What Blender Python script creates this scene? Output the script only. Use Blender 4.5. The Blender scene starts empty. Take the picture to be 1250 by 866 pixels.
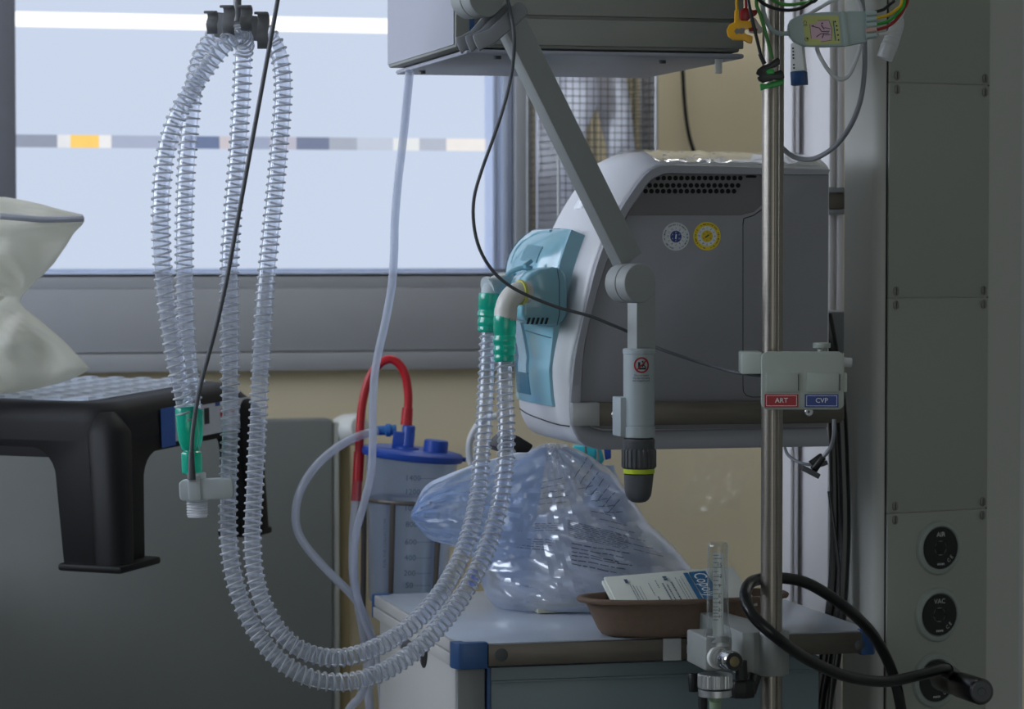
import bpy, bmesh, math, random
from mathutils import Vector, Matrix, noise
random.seed(7)
scn = bpy.context.scene
COL = scn.collection
# ------------------------------------------------------------------ camera model (room axes: x along the window wall, y into the room, z up)
FPX, HOR, PHI = 3500.0, 305.0, math.radians(14)
TILT = math.atan((433 - HOR) / FPX)
CAM = Vector((0, 0, 1.36))
RV = Vector((math.cos(PHI), -math.sin(PHI), 0))
FH = Vector((math.sin(PHI), math.cos(PHI), 0))
ZV = Vector((0, 0, 1))
FV = FH * math.cos(TILT) - ZV * math.sin(TILT)
UV_ = FH * math.sin(TILT) + ZV * math.cos(TILT)
XV, YV = Vector((1, 0, 0)), Vector((0, 1, 0))
def ray(px, py):
    return RV * ((px - 625) / FPX) - UV_ * ((py - 433) / FPX) + FV
def Pt(px, py, t): return CAM + ray(px, py) * t
def Py(px, py, y):
    d = ray(px, py); return CAM + d * (y / d.y)
def Pz(px, py, z):
    d = ray(px, py); return CAM + d * ((z - CAM.z) / d.z)
def Pp(px, py, P, n):
    d = ray(px, py); return CAM + d * ((P - CAM).dot(n) / d.dot(n))
def cv(r, f, u=0): return RV * r + FH * f + ZV * u
def ppx(pts): return [Pt(*p) for p in pts]

# ------------------------------------------------------------------ materials
def lin(c):
    out = []
    for v in c[:3]:
        v = v / 255.0
        out.append(v / 12.92 if v <= 0.04045 else ((v + 0.055) / 1.055) ** 2.4)
    return tuple(out) + (1.0,)
def newmat(name):
    m = bpy.data.materials.new(name); m.use_nodes = True
    nt = m.node_tree; nt.nodes.clear()
    return m, nt, nt.nodes.new('ShaderNodeOutputMaterial')
def pm(name, col, rough=0.5, metal=0.0, var=0.05, scale=25.0, bump=0.0, bscale=200.0, spec=0.5, coat=0.0, stretch=None, sub=0.0):
    m, nt, out = newmat(name)
    N, L = nt.nodes, nt.links
    b = N.new('ShaderNodeBsdfPrincipled')
    b.inputs['Roughness'].default_value = rough
    b.inputs['Metallic'].default_value = metal
    b.inputs['Specular IOR Level'].default_value = spec
    b.inputs['Coat Weight'].default_value = coat
    if sub:
        b.inputs['Subsurface Weight'].default_value = sub
        b.inputs['Subsurface Radius'].default_value = (0.01, 0.01, 0.01)
    tc = N.new('ShaderNodeTexCoord')
    mp = N.new('ShaderNodeMapping')
    if stretch: mp.inputs['Scale'].default_value = stretch
    L.new(tc.outputs['Object'], mp.inputs['Vector'])
    nz = N.new('ShaderNodeTexNoise'); nz.inputs['Scale'].default_value = scale; nz.inputs['Detail'].default_value = 3
    L.new(mp.outputs['Vector'], nz.inputs['Vector'])
    mx = N.new('ShaderNodeMix'); mx.data_type = 'RGBA'
    c = lin(col)
    mx.inputs[6].default_value = tuple(min(1, v * (1 - var * 2)) for v in c[:3]) + (1,)
    mx.inputs[7].default_value = tuple(min(1, v * (1 + var * 2)) for v in c[:3]) + (1,)
    L.new(nz.outputs['Fac'], mx.inputs[0]); L.new(mx.outputs[2], b.inputs['Base Color'])
    if bump:
        n2 = N.new('ShaderNodeTexNoise'); n2.inputs['Scale'].default_value = bscale; n2.inputs['Detail'].default_value = 4
        L.new(mp.outputs['Vector'], n2.inputs['Vector'])
        bp = N.new('ShaderNodeBump'); bp.inputs['Strength'].default_value = bump; bp.inputs['Distance'].default_value = 0.002
        L.new(n2.outputs['Fac'], bp.inputs['Height']); L.new(bp.outputs['Normal'], b.inputs['Normal'])
    L.new(b.outputs['BSDF'], out.inputs['Surface'])
    return m
def clear(name, tint=(255, 255, 255), body=(235, 240, 250), opac=0.12, rough=0.08, edge=0.55, base=0.05, power=2.5, edge_body=0.0, tl_share=0.5):
    """thin clear plastic: transparent sheet with some haze and a glossy skin that strengthens at grazing angles"""
    m, nt, out = newmat(name)
    N, L = nt.nodes, nt.links
    tr = N.new('ShaderNodeBsdfTransparent'); tr.inputs['Color'].default_value = lin(tint)
    df = N.new('ShaderNodeBsdfDiffuse'); df.inputs['Color'].default_value = lin(body)
    tl = N.new('ShaderNodeBsdfTranslucent'); tl.inputs['Color'].default_value = lin(body)
    m0 = N.new('ShaderNodeMixShader'); m0.inputs[0].default_value = tl_share
    L.new(df.outputs[0], m0.inputs[1]); L.new(tl.outputs[0], m0.inputs[2])
    lw = N.new('ShaderNodeLayerWeight'); lw.inputs['Blend'].default_value = 0.5
    pw = N.new('ShaderNodeMath'); pw.operation = 'POWER'; pw.inputs[1].default_value = power
    L.new(lw.outputs['Facing'], pw.inputs[0])
    ob = N.new('ShaderNodeMath'); ob.operation = 'MULTIPLY_ADD'; ob.inputs[1].default_value = edge_body; ob.inputs[2].default_value = opac
    L.new(pw.outputs[0], ob.inputs[0])
    m1 = N.new('ShaderNodeMixShader'); L.new(ob.outputs[0], m1.inputs[0])
    L.new(tr.outputs[0], m1.inputs[1]); L.new(m0.outputs[0], m1.inputs[2])
    gl = N.new('ShaderNodeBsdfGlossy'); gl.inputs['Roughness'].default_value = rough
    gl.inputs['Color'].default_value = (0.95, 0.97, 1, 1)
    ge = N.new('ShaderNodeMath'); ge.operation = 'MULTIPLY_ADD'; ge.inputs[1].default_value = edge; ge.inputs[2].default_value = base
    ge.use_clamp = True
    L.new(pw.outputs[0], ge.inputs[0])
    m2 = N.new('ShaderNodeMixShader'); L.new(ge.outputs[0], m2.inputs[0])
    L.new(m1.outputs[0], m2.inputs[1]); L.new(gl.outputs[0], m2.inputs[2])
    last = m2.outputs[0]
    L.new(last, out.inputs['Surface'])
    return m
def glassy(name, col=(255, 255, 255), rough=0.03, ior=1.45, body=(235, 242, 255), opac=0.15):
    m, nt, out = newmat(name)
    N, L = nt.nodes, nt.links
    g = N.new('ShaderNodeBsdfGlass'); g.inputs['Roughness'].default_value = rough; g.inputs['IOR'].default_value = ior
    g.inputs['Color'].default_value = lin(col)
    df = N.new('ShaderNodeBsdfDiffuse'); df.inputs['Color'].default_value = lin(body)
    tl = N.new('ShaderNodeBsdfTranslucent'); tl.inputs['Color'].default_value = lin(body)
    m0 = N.new('ShaderNodeMixShader'); L.new(df.outputs[0], m0.inputs[1]); L.new(tl.outputs[0], m0.inputs[2])
    m1 = N.new('ShaderNodeMixShader'); m1.inputs[0].default_value = opac
    L.new(g.outputs[0], m1.inputs[1]); L.new(m0.outputs[0], m1.inputs[2])
    L.new(m1.outputs[0], out.inputs['Surface'])
    return m
def lit(name, col, strength=1.0, var=0.02, scale=6):
    m, nt, out = newmat(name)
    N, L = nt.nodes, nt.links
    e = N.new('ShaderNodeEmission'); e.inputs['Strength'].default_value = strength
    tc = N.new('ShaderNodeTexCoord'); nz = N.new('ShaderNodeTexNoise'); nz.inputs['Scale'].default_value = scale
    L.new(tc.outputs['Object'], nz.inputs['Vector'])
    mx = N.new('ShaderNodeMix'); mx.data_type = 'RGBA'; c = lin(col)
    mx.inputs[6].default_value = tuple(v * (1 - var) for v in c[:3]) + (1,)
    mx.inputs[7].default_value = tuple(v * (1 + var) for v in c[:3]) + (1,)
    L.new(nz.outputs['Fac'], mx.inputs[0]); L.new(mx.outputs[2], e.inputs['Color'])
    L.new(e.outputs[0], out.inputs['Surface'])
    return m

# ------------------------------------------------------------------ geometry: every helper returns (verts, faces)
def merge(*gs):
    vs, fs = [], []
    for v, f in gs:
        b = len(vs); vs += list(v); fs += [tuple(i + b for i in q) for q in f]
    return vs, fs
def xf(g, M): return [M @ v for v in g[0]], g[1]
def frame(origin, x, y, z):
    M = Matrix.Identity(4)
    for i, a in enumerate((x, y, z)):
        for r in range(3): M[r][i] = a[r]
    for r in range(3): M[r][3] = origin[r]
    return M
def prism(poly, vec):
    n = len(poly); vec = Vector(vec)
    vs = [Vector(p) for p in poly] + [Vector(p) + vec for p in poly]
    fs = [tuple(range(n - 1, -1, -1)), tuple(range(n, 2 * n))]
    fs += [(i, (i + 1) % n, n + (i + 1) % n, n + i) for i in range(n)]
    return vs, fs
def boxm(M, x0, x1, y0, y1, z0, z1):
    return prism([M @ Vector(p) for p in ((x0, y0, z0), (x1, y0, z0), (x1, y1, z0), (x0, y1, z0))], M.to_3x3() @ Vector((0, 0, z1 - z0)))
I4 = Matrix.Identity(4)
def box(x0, x1, y0, y1, z0, z1): return boxm(I4, x0, x1, y0, y1, z0, z1)
def ortho(d):
    d = Vector(d).normalized()
    a = Vector((0, 0, 1)) if abs(d.z) < 0.9 else Vector((1, 0, 0))
    x = a.cross(d).normalized(); return x, d.cross(x), d
def rev(profile, M, n=24):
    """surface of revolution of (radius, height) pairs about M's z axis; ends closed by discs"""
    vs, fs = [], []
    for r, z in profile:
        for k in range(n):
            a = 2 * math.pi * k / n
            vs.append(M @ Vector((r * math.cos(a), r * math.sin(a), z)))
    m = len(profile)
    for i in range(m - 1):
        for k in range(n):
            k2 = (k + 1) % n
            fs.append((i * n + k, i * n + k2, (i + 1) * n + k2, (i + 1) * n + k))
    fs.append(tuple(range(n - 1, -1, -1))); fs.append(tuple((m - 1) * n + k for k in range(n)))
    return vs, fs
def cyl(p0, p1, r0, r1=None, n=24, bev=0.0):
    p0, p1 = Vector(p0), Vector(p1)
    r1 = r0 if r1 is None else r1
    x, y, d = ortho(p1 - p0); M = frame(p0, x, y, d); h = (p1 - p0).length
    if bev: return rev([(r0 - bev, 0), (r0 - bev * .3, bev * .3), (r0, bev), (r1, h - bev), (r1 - bev * .3, h - bev * .3), (r1 - bev, h)], M, n)
    return rev([(r0, 0), (r1, h)], M, n)
def revd(profile, origin, d, n=24):
    x, y, d = ortho(d); return rev(profile, frame(origin, x, y, d), n)
def spline(pts, per=8):
    pts = [Vector(p) for p in pts]; out = []
    P = [pts[0] * 2 - pts[1]] + pts + [pts[-1] * 2 - pts[-2]]
    for i in range(1, len(P) - 2):
        a, b, c, d = P[i - 1], P[i], P[i + 1], P[i + 2]
        for k in range(per):
            t = k / per
            out.append(0.5 * (2 * b + (c - a) * t + (2 * a - 5 * b + 4 * c - d) * t * t + (3 * b - a - 3 * c + d) * t ** 3))
    out.append(pts[-1]); return out
def resample(pts, step):
    L = [0]
    for a, b in zip(pts, pts[1:]): L.append(L[-1] + (b - a).length)
    n = max(2, int(round(L[-1] / step))); out = []; j = 0
    for i in range(n + 1):
        s = L[-1] * i / n
        while j < len(L) - 2 and L[j + 1] < s: j += 1
        w = (s - L[j]) / max(1e-9, L[j + 1] - L[j]); out.append(pts[j].lerp(pts[j + 1], min(1, w)))
    return out
def frames(pts):
    T = []
    for i in range(len(pts)):
        T.append((pts[min(i + 1, len(pts) - 1)] - pts[max(i - 1, 0)]).normalized())
    x, y, _ = ortho(T[0]); X = [x]
    for i in range(1, len(pts)):
        v = X[-1] - T[i] * X[-1].dot(T[i]); X.append(v.normalized())
    return T, X, [t.cross(x) for t, x in zip(T, X)]
def tube(pts, r, n=10, radii=None, caps=True):
    T, X, Y = frames(pts); vs, fs = [], []
    for i, p in enumerate(pts):
        rr = radii[i] if radii else r
        for k in range(n):
            a = 2 * math.pi * k / n
            vs.append(p + X[i] * (rr * math.cos(a)) + Y[i] * (rr * math.sin(a)))
    for i in range(len(pts) - 1):
        for k in range(n):
            k2 = (k + 1) % n; fs.append((i * n + k, i * n + k2, (i + 1) * n + k2, (i + 1) * n + k))
    if caps:
        fs.append(tuple(range(n - 1, -1, -1))); fs.append(tuple((len(pts) - 1) * n + k for k in range(n)))
    return vs, fs
def coil(pts, R, r, pitch, seg=14, n=6):
    """a wire wound around the path PTS"""
    pts = resample(pts, pitch / 4); T, X, Y = frames(pts)
    L = [0]
    for a, b in zip(pts, pts[1:]): L.append(L[-1] + (b - a).length)
    turns = L[-1] / pitch; N = int(turns * seg); out = []; j = 0
    for i in range(N + 1):
        s = L[-1] * i / N
        while j < len(L) - 2 and L[j + 1] < s: j += 1
        w = min(1, (s - L[j]) / max(1e-9, L[j + 1] - L[j])); a = 2 * math.pi * turns * i / N
        p = pts[j].lerp(pts[j + 1], w); x = X[j].lerp(X[j + 1], w); y = Y[j].lerp(Y[j + 1], w)
        out.append(p + x * (R * math.cos(a)) + y * (R * math.sin(a)))
    return tube(out, r, n)
def grid(rows, closed=False):
    """a surface through rows of points"""
    m, n = len(rows), len(rows[0]); vs = [p for r in rows for p in r]; fs = []
    for i in range(m - 1):
        for k in range(n if closed else n - 1):
            k2 = (k + 1) % n; fs.append((i * n + k, i * n + k2, (i + 1) * n + k2, (i + 1) * n + k))
    return vs, fs
def bar(p0, p1, w, d, up):
    """a rectangular bar from p0 to p1, w wide across and d deep along UP"""
    p0, p1 = Vector(p0), Vector(p1); z = (p1 - p0).normalized()
    y = (Vector(up) - z * Vector(up).dot(z)).normalized(); x = y.cross(z)
    return boxm(frame(p0, x, y, z), -w / 2, w / 2, -d / 2, d / 2, 0, (p1 - p0).length)
def rrect(w, h, r, n=5, cx=0, cy=0):
    out = []
    for sx, sy, a0 in ((1, 1, 0), (-1, 1, 90), (-1, -1, 180), (1, -1, 270)):
        for k in range(n + 1):
            a = math.radians(a0 + 90 * k / n)
            out.append((cx + sx * (w / 2 - r) + r * math.cos(a), cy + sy * (h / 2 - r) + r * math.sin(a)))
    return out
def plate(M, poly2, z0, z1): return prism([M @ Vector((x, y, z0)) for x, y in poly2], M.to_3x3() @ Vector((0, 0, z1 - z0)))

# ------------------------------------------------------------------ objects
ROOT = {}
def thing(name, label, cat, loc, group=None, kind=None):
    o = bpy.data.objects.new(name, None); COL.objects.link(o); o.location = loc
    o.empty_display_size = 0.05
    o['label'] = label; o['category'] = cat
    if group: o['group'] = group
    if kind: o['kind'] = kind
    ROOT[o.name] = Vector(loc); return o
def obj(name, g, mat, parent=None, bev=0.0, seg=2, smooth=True, angle=35, label=None, loc=None, uv=None, weld=False):
    me = bpy.data.meshes.new(name)
    base = ROOT[parent.name] if parent else Vector(loc if loc is not None else (0, 0, 0))
    me.from_pydata([tuple(Vector(v) - base) for v in g[0]], [], g[1])
    bm = bmesh.new(); bm.from_mesh(me)
    if weld: bmesh.ops.remove_doubles(bm, verts=bm.verts, dist=1e-5)
    bmesh.ops.recalc_face_normals(bm, faces=bm.faces)
    if bev:
        es = [e for e in bm.edges if len(e.link_faces) == 2 and e.calc_face_angle(0) > math.radians(28)]
        bmesh.ops.bevel(bm, geom=es, offset=bev, segments=seg, affect='EDGES', profile=0.5, clamp_overlap=True)
    bm.to_mesh(me); bm.free()
    if uv:
        l = me.uv_layers.new(name='uv')
        for lp in me.loops: l.data[lp.index].uv = uv[lp.vertex_index]
    if smooth:
        me.shade_smooth(); me.set_sharp_from_angle(angle=math.radians(angle))
    if isinstance(mat, (list, tuple)):
        for m in mat: me.materials.append(m)
    else: me.materials.append(mat)
    o = bpy.data.objects.new(name, me); COL.objects.link(o)
    if parent: o.parent = parent
    else: o.location = base
    ROOT[o.name] = base
    if label: o['label'] = label
    return o
def tag(o, label, cat, group=None, kind=None):
    o['label'] = label; o['category'] = cat
    if group: o['group'] = group
    if kind: o['kind'] = kind
    return o
def struct(name, g, mat, label, cat, **k):
    o = obj(name, g, mat, **k); o['kind'] = 'structure'; o['label'] = label; o['category'] = cat; return o
def textgeo(s, size, M, extrude=0.0003, align='CENTER'):
    c = bpy.data.curves.new('t', 'FONT'); c.body = s; c.size = size; c.extrude = extrude
    c.align_x = align; c.align_y = 'CENTER'; c.resolution_u = 2
    o = bpy.data.objects.new('t', c); COL.objects.link(o)
    dg = bpy.context.evaluated_depsgraph_get(); ev = o.evaluated_get(dg); me = ev.to_mesh()
    g = [M @ v.co for v in me.vertices], [tuple(p.vertices) for p in me.polygons]
    ev.to_mesh_clear(); bpy.data.objects.remove(o); bpy.data.curves.remove(c)
    return g
def face_frame(P, n, up=ZV):
    n = Vector(n).normalized(); x = Vector(up).cross(n).normalized(); return frame(P, x, n.cross(x), n)
def k(t): return t / FPX
# ------------------------------------------------------------------ shared materials
M_wall = pm('wall_paint', (236, 222, 190), 0.85, var=0.015, scale=4, bump=0.12, bscale=140)
M_wside = pm('wall_paint_grey', (176, 178, 172), 0.85, var=0.015, scale=4)
M_floor = pm('vinyl_floor', (120, 122, 120), 0.4, var=0.05, scale=60)
M_ceil = pm('ceiling_paint', (205, 205, 200), 0.9)
M_wframe = pm('window_frame_grey', (166, 168, 173), 0.45, var=0.02)
M_pane = lit('frosted_pane_daylight', (203, 215, 236), 1.0, 0.03, 1.2)
M_white = pm('white_plastic', (214, 216, 214), 0.38, var=0.015)
M_lgrey = pm('light_grey_plastic', (196, 198, 200), 0.4, var=0.015)
M_mgrey = pm('mid_grey_plastic', (126, 129, 134), 0.45, var=0.02)
M_dgrey = pm('dark_grey_plastic', (72, 74, 78), 0.5, var=0.03)
M_black = pm('black_plastic', (20, 20, 22), 0.45, var=0.05)
M_rubber = pm('black_rubber', (16, 16, 18), 0.3, var=0.08, scale=60)
M_steel = pm('brushed_steel', (148, 142, 134), 0.36, metal=1.0, var=0.06, scale=30, stretch=(1, 1, 30))
M_dsteel = pm('worn_steel', (98, 93, 86), 0.42, metal=0.6, var=0.12, scale=18, stretch=(1, 1, 6))
M_chrome = pm('chrome', (210, 212, 216), 0.12, metal=1.0, var=0.01)
M_alu = pm('satin_aluminium', (188, 190, 192), 0.35, metal=0.9, var=0.02)
M_blue = pm('cap_blue', (28, 70, 160), 0.4, var=0.04)
M_bumper = pm('bumper_blue', (50, 88, 140), 0.45, var=0.03)
M_green = clear('tinted_green_plastic', tint=(130, 236, 220), body=(24, 210, 182), opac=0.66, rough=0.15, edge=0.5, base=0.05)
M_ink = pm('black_ink', (25, 26, 30), 0.6)
M_winkk = pm('white_ink', (225, 228, 228), 0.6)

# ------------------------------------------------------------------ the room
YB = 5.15
wl, wr = Py(19, 300, YB).x, Py(602, 300, YB).x
wz0 = Py(310, 329.5, YB).z; WZ1 = 2.5
mull = 0.10
w2r, w2l = wl - mull, wl - mull - 1.15
XL, XR, YF, ZC = -1.35, 2.5, -2.6, 2.75
LY0, LY1, LZ0 = 2.7, 4.85, 1.42
struct('wall_back', merge(box(XL, XR, YB, YB + .25, 0, wz0 - .01), box(XL, XR, YB, YB + .25, WZ1, ZC),
       box(XL, w2l, YB, YB + .25, wz0 - .01, WZ1), box(wr, XR, YB, YB + .25, wz0 - .01, WZ1), box(w2r, wl, YB, YB + .25, wz0 - .01, WZ1)),
       M_wall, 'cream painted wall with the frosted window', 'wall')
struct('wall_left', merge(box(XL - .1, XL, YF, LY0, 0, ZC), box(XL - .1, XL, LY1, YB + .25, 0, ZC), box(XL - .1, XL, LY0, LY1, 0, LZ0), box(XL - .1, XL, LY0, LY1, WZ1, ZC)), M_wside, 'plain side wall at the bed end of the room', 'wall')
struct('wall_right', box(XR, XR + .1, YF, YB + .25, 0, ZC), M_wside, 'plain side wall beyond the supply column', 'wall')
struct('floor', box(XL - .1, XR + .1, YF, YB + .25, -.1, 0), M_floor, 'grey vinyl floor of the room', 'floor')
struct('ceiling', box(XL - .1, XR + .1, YF, YB + .25, ZC, ZC + .1), M_ceil, 'plain pale ceiling of the room', 'ceiling')

def make_window(name, x0, x1, label, strips):
    w = thing(name, label, 'window', (x0, YB, wz0), kind='structure')
    obj('frosted_pane', box(x0, x1, YB + .05, YB + .06, wz0, WZ1), M_pane, w)
    if strips:
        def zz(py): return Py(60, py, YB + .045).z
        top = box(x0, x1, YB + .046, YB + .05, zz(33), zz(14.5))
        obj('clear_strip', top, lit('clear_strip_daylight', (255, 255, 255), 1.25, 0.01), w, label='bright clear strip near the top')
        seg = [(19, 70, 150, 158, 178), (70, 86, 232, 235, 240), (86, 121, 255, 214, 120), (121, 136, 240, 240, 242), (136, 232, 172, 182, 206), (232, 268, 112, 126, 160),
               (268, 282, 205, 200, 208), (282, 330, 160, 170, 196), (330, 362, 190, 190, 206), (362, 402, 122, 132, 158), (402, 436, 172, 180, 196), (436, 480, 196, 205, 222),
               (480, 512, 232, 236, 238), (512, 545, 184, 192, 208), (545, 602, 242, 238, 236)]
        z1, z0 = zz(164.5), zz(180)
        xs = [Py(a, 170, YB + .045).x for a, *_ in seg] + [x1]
        for i, (a, b, r, g, bl) in enumerate(seg):  # blurred outdoor view through a clear strip, painted as glowing colour blocks
            obj('outdoor_view_band', box(xs[i], xs[i + 1], YB + .046, YB + .05, z0, z1), lit('outdoor_view_band_%d' % i, (r, g, bl), 1.0, 0.05, 40), w)
    return w
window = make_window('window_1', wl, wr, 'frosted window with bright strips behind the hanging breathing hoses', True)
make_window('window_2', w2l, w2r, 'second frosted sash to the side of the dark mullion', False)
w3 = thing('fill_window', 'unseen frosted window added in the side wall as fill light', 'window', (XL, LY0, LZ0), kind='structure')  # out of view, added to brighten the back wall and left faces
obj('frosted_pane', box(XL - .07, XL - .06, LY0, LY1, LZ0, WZ1), lit('fill_pane_glow', (216, 225, 240), 8.6, 0.03, 1.2), w3)
obj('frame', merge(box(XL - .06, XL + .01, LY0 - .04, LY0 + .03, LZ0 - .04, WZ1 + .04), box(XL - .06, XL + .01, LY1 - .03, LY1 + .04, LZ0 - .04, WZ1 + .04), box(XL - .06, XL + .01, LY0, LY1, LZ0 - .04, LZ0 + .03), box(XL - .06, XL + .01, LY0, LY1, WZ1 - .03, WZ1 + .04)), M_wframe, w3, bev=.003)
sx1 = Py(650, 300, YB - .03).x
zs0, zs1, zs2 = Py(310, 453, YB - .03).z, Py(310, 431, YB - .03).z, Py(310, 351, YB - .03).z
zA = Py(310, 333.5, YB - .03).z
fr = merge(box(w2l - .1, sx1, YB - .03, YB, zs1 + .002, zs2 - .002),            # broad lower panel
           box(w2l - .1, sx1, YB - .022, YB, zs2 - .002, zA),                    # narrow ledge above it
           box(w2l - .1, sx1, YB - .04, YB, zs0, zs1),                           # bottom band
           box(wr + .035, sx1, YB - .03, YB, zA, WZ1 + .05))                     # broad jamb
obj('frame', fr, M_wframe, window, bev=.002)
obj('mullion', box(w2r, wl, YB - .03, YB, zA, WZ1 + .05), pm('mullion_grey', (112, 114, 122), .45), window, bev=.004)
obj('reveal', merge(box(wr - .004, wr + .0005, YB - .015, YB + .0495, wz0, WZ1), box(wl, wr, YB - .01, YB + .0495, wz0 - .004, wz0 + .002)), pm('reveal_glow_blue', (190, 202, 228), .35), window)  # glow of the pane put into the pale blue paint
M_bead = pm('window_bead_glow', (196, 206, 228), 0.35, var=0.02)  # lighter paint stands for daylight glowing along the bead
obj('glazing_bead', merge(box(wl, wr + .036, YB - .022, YB + .045, wz0 - .014, wz0 - .0041), box(wr + .001, wr + .012, YB - .012, YB + .045, wz0, WZ1),
                          box(wr + .012, wr + .024, YB - .02, YB, wz0, WZ1), box(wr + .024, wr + .034, YB - .012, YB, wz0, WZ1)), M_bead, window, bev=.002)

# ------------------------------------------------------------------ unseen ceiling panel, added to brighten the upper wall and the rack
cl_ = thing('fill_ceiling_light', 'unseen fill light panel added on the ceiling above the wire rack', 'ceiling light', (1.35, 4.62, ZC))
obj('frame', merge(box(1.0, 1.7, 4.44, 4.80, ZC - .03, ZC)), M_white, cl_, bev=.004)
obj('diffuser', box(1.03, 1.67, 4.47, 4.77, ZC - .034, ZC - .029), lit('fill_panel_glow', (250, 248, 240), 7.0, .01), cl_)

# ------------------------------------------------------------------ radiator below the window
yr = 5.02
rx1 = Py(407, 600, yr).x; rz1 = Py(200, 515, yr).z
M_rad = pm('radiator_enamel', (124, 128, 127), 0.5, var=0.015)
rad = thing('radiator', 'wide flat grey panel radiator on the wall below the window', 'radiator', (rx1 - 1.0, yr, 0.15))
obj('panel', box(rx1 - 1.5, rx1, yr, yr + .055, .15, rz1), M_rad, rad, bev=.006)
obj('side_cover', box(rx1 + .001, rx1 + .012, yr + .004, yr + .06, .16, rz1 - .006), M_wside, rad, bev=.003)
pv = Pt(430, 526, 5.1)
obj('pipe', merge(cyl((pv.x - .006, yr + .035, 0), (pv.x - .006, yr + .035, pv.z), .011), cyl((rx1 - .05, yr + .035, pv.z), (pv.x, yr + .035, pv.z), .012)),
    pm('pipe_paint', (168, 152, 116), 0.5), rad)
obj('valve', revd([(.012, -.03), (.024, -.026), (.028, -.01), (.028, .02), (.022, .03), (.01, .033)], (pv.x, yr + .02, pv.z), (0.5, -0.8, .1)), M_white, rad)
for xx in (rx1 - 1.3, rx1 - .3):
    obj('bracket', box(xx, xx + .05, yr + .055, YB - .002, rz1 - .2, rz1 - .1), M_wside, rad)
# ------------------------------------------------------------------ breathing hoses
M_tube = clear('hose_wall', tint=(246, 249, 255), body=(236, 241, 252), opac=0.21, rough=0.12, edge=0.4, base=0.045, power=2.0, edge_body=0.3, tl_share=.65)
M_ring = glassy('hose_rib', rough=0.08, opac=0.56, body=(246, 249, 255))
M_sens = pm('sensor_grey', (176, 184, 188), .45, var=.015)
M_cable = pm('cable_grey', (88, 91, 96), .55, var=.03)
# centre line of each hose as (pixel x, pixel y, distance)
HA = [(616, 434, 3.735), (616, 470, 3.73), (618, 520, 3.72), (617, 566, 3.70), (608, 625, 3.68), (590, 680, 3.65), (563, 730, 3.61), (530, 772, 3.57), (495, 804, 3.54), (455, 826, 3.51), (415, 834, 3.49),
      (375, 827, 3.48), (341, 806, 3.475), (315, 775, 3.475), (296, 738, 3.475), (284, 698, 3.475), (279, 655, 3.475), (278.5, 600, 3.475), (281, 520, 3.475), (280.5, 430, 3.475), (280, 330, 3.475), (284, 260, 3.475), (290, 190, 3.475),
      (295, 110, 3.475), (296.5, 70, 3.475), (298.5, 52, 3.462), (292, 42, 3.44), (279, 50, 3.425), (263, 68, 3.42), (247, 90, 3.42), (232, 113, 3.42), (216, 142, 3.42), (204, 178, 3.42), (198, 220, 3.42), (196, 270, 3.42),
      (198, 320, 3.425), (203, 370, 3.43), (212, 430, 3.435), (222, 480, 3.44), (228, 512, 3.445)]
HB = [(596, 397, 3.83), (595, 440, 3.825), (592, 500, 3.81), (588, 560, 3.79), (581, 620, 3.76), (563, 680, 3.72), (533, 731, 3.67), (497, 768, 3.63), (455, 793, 3.59), (412, 804, 3.56),
      (374, 797, 3.54), (345, 776, 3.535), (325, 745, 3.535), (312, 706, 3.535), (308, 660, 3.535), (310, 610, 3.535), (314.5, 520, 3.535), (319, 430, 3.535), (324, 350, 3.535), (331, 280, 3.535), (338, 210, 3.535), (344, 140, 3.535),
      (345.5, 100, 3.535), (341, 68, 3.535), (331, 47, 3.54), (315, 36, 3.55), (297, 33, 3.555), (277, 36, 3.55), (261, 46, 3.54), (248, 64, 3.53), (240, 88, 3.52), (235, 120, 3.51), (231, 160, 3.505), (227, 210, 3.50), (225, 270, 3.50),
      (225, 330, 3.50), (226, 390, 3.50), (230, 440, 3.495), (234, 480, 3.485), (236, 510, 3.475)]
RH = .0097
def cuff(pa, pb, r, name, parent, ribs=True):
    """soft green end cuff from pa to pb"""
    h = (pb - pa).length
    prof = [(r * .80, 0), (r * .98, .001), (r, .004), (r, h * .38), (r * .93, h * .42), (r * .93, h * .46), (r * 1.02, h * .5), (r * 1.02, h * .58), (r * .92, h * .62), (r * .92, h * .68), (r * .99, h * .72), (r * .97, h * .80), (r * .88, h * .85), (r * .94, h * .9), (r * .9, h * .98), (r * .8, h)]
    return obj(name, revd(prof, pa, pb - pa, 28), M_green, parent, label='green tinted soft cuff')
def hose(pix, label, ca, cb):
    path = resample(spline(ppx(pix), 10), .006)
    t = thing('breathing_hose', label, 'hose', path[0], group='ribbed clear breathing hoses')
    obj('tube_wall', tube(path, RH, 16, caps=False), M_tube, t, label='clear thin wall')
    obj('spiral_rib', coil(path, RH + .0014, .00135, .0096, 14, 6), M_ring, t, label='raised clear spiral rib')
    cuff(ca[0], ca[1], k(3.75) * 14.0, 'cuff', t)
    return t
hoseA = hose(HA, 'clear ribbed hose on the nearer ventilator port, outer of the two loops', (Pt(616.5, 385, 3.735), Pt(615.5, 442, 3.735)), None)
hoseB = hose(HB, 'clear ribbed hose on the farther ventilator port, inner of the two loops', (Pt(598, 358, 3.83), Pt(595.5, 406, 3.83)), None)

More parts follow.
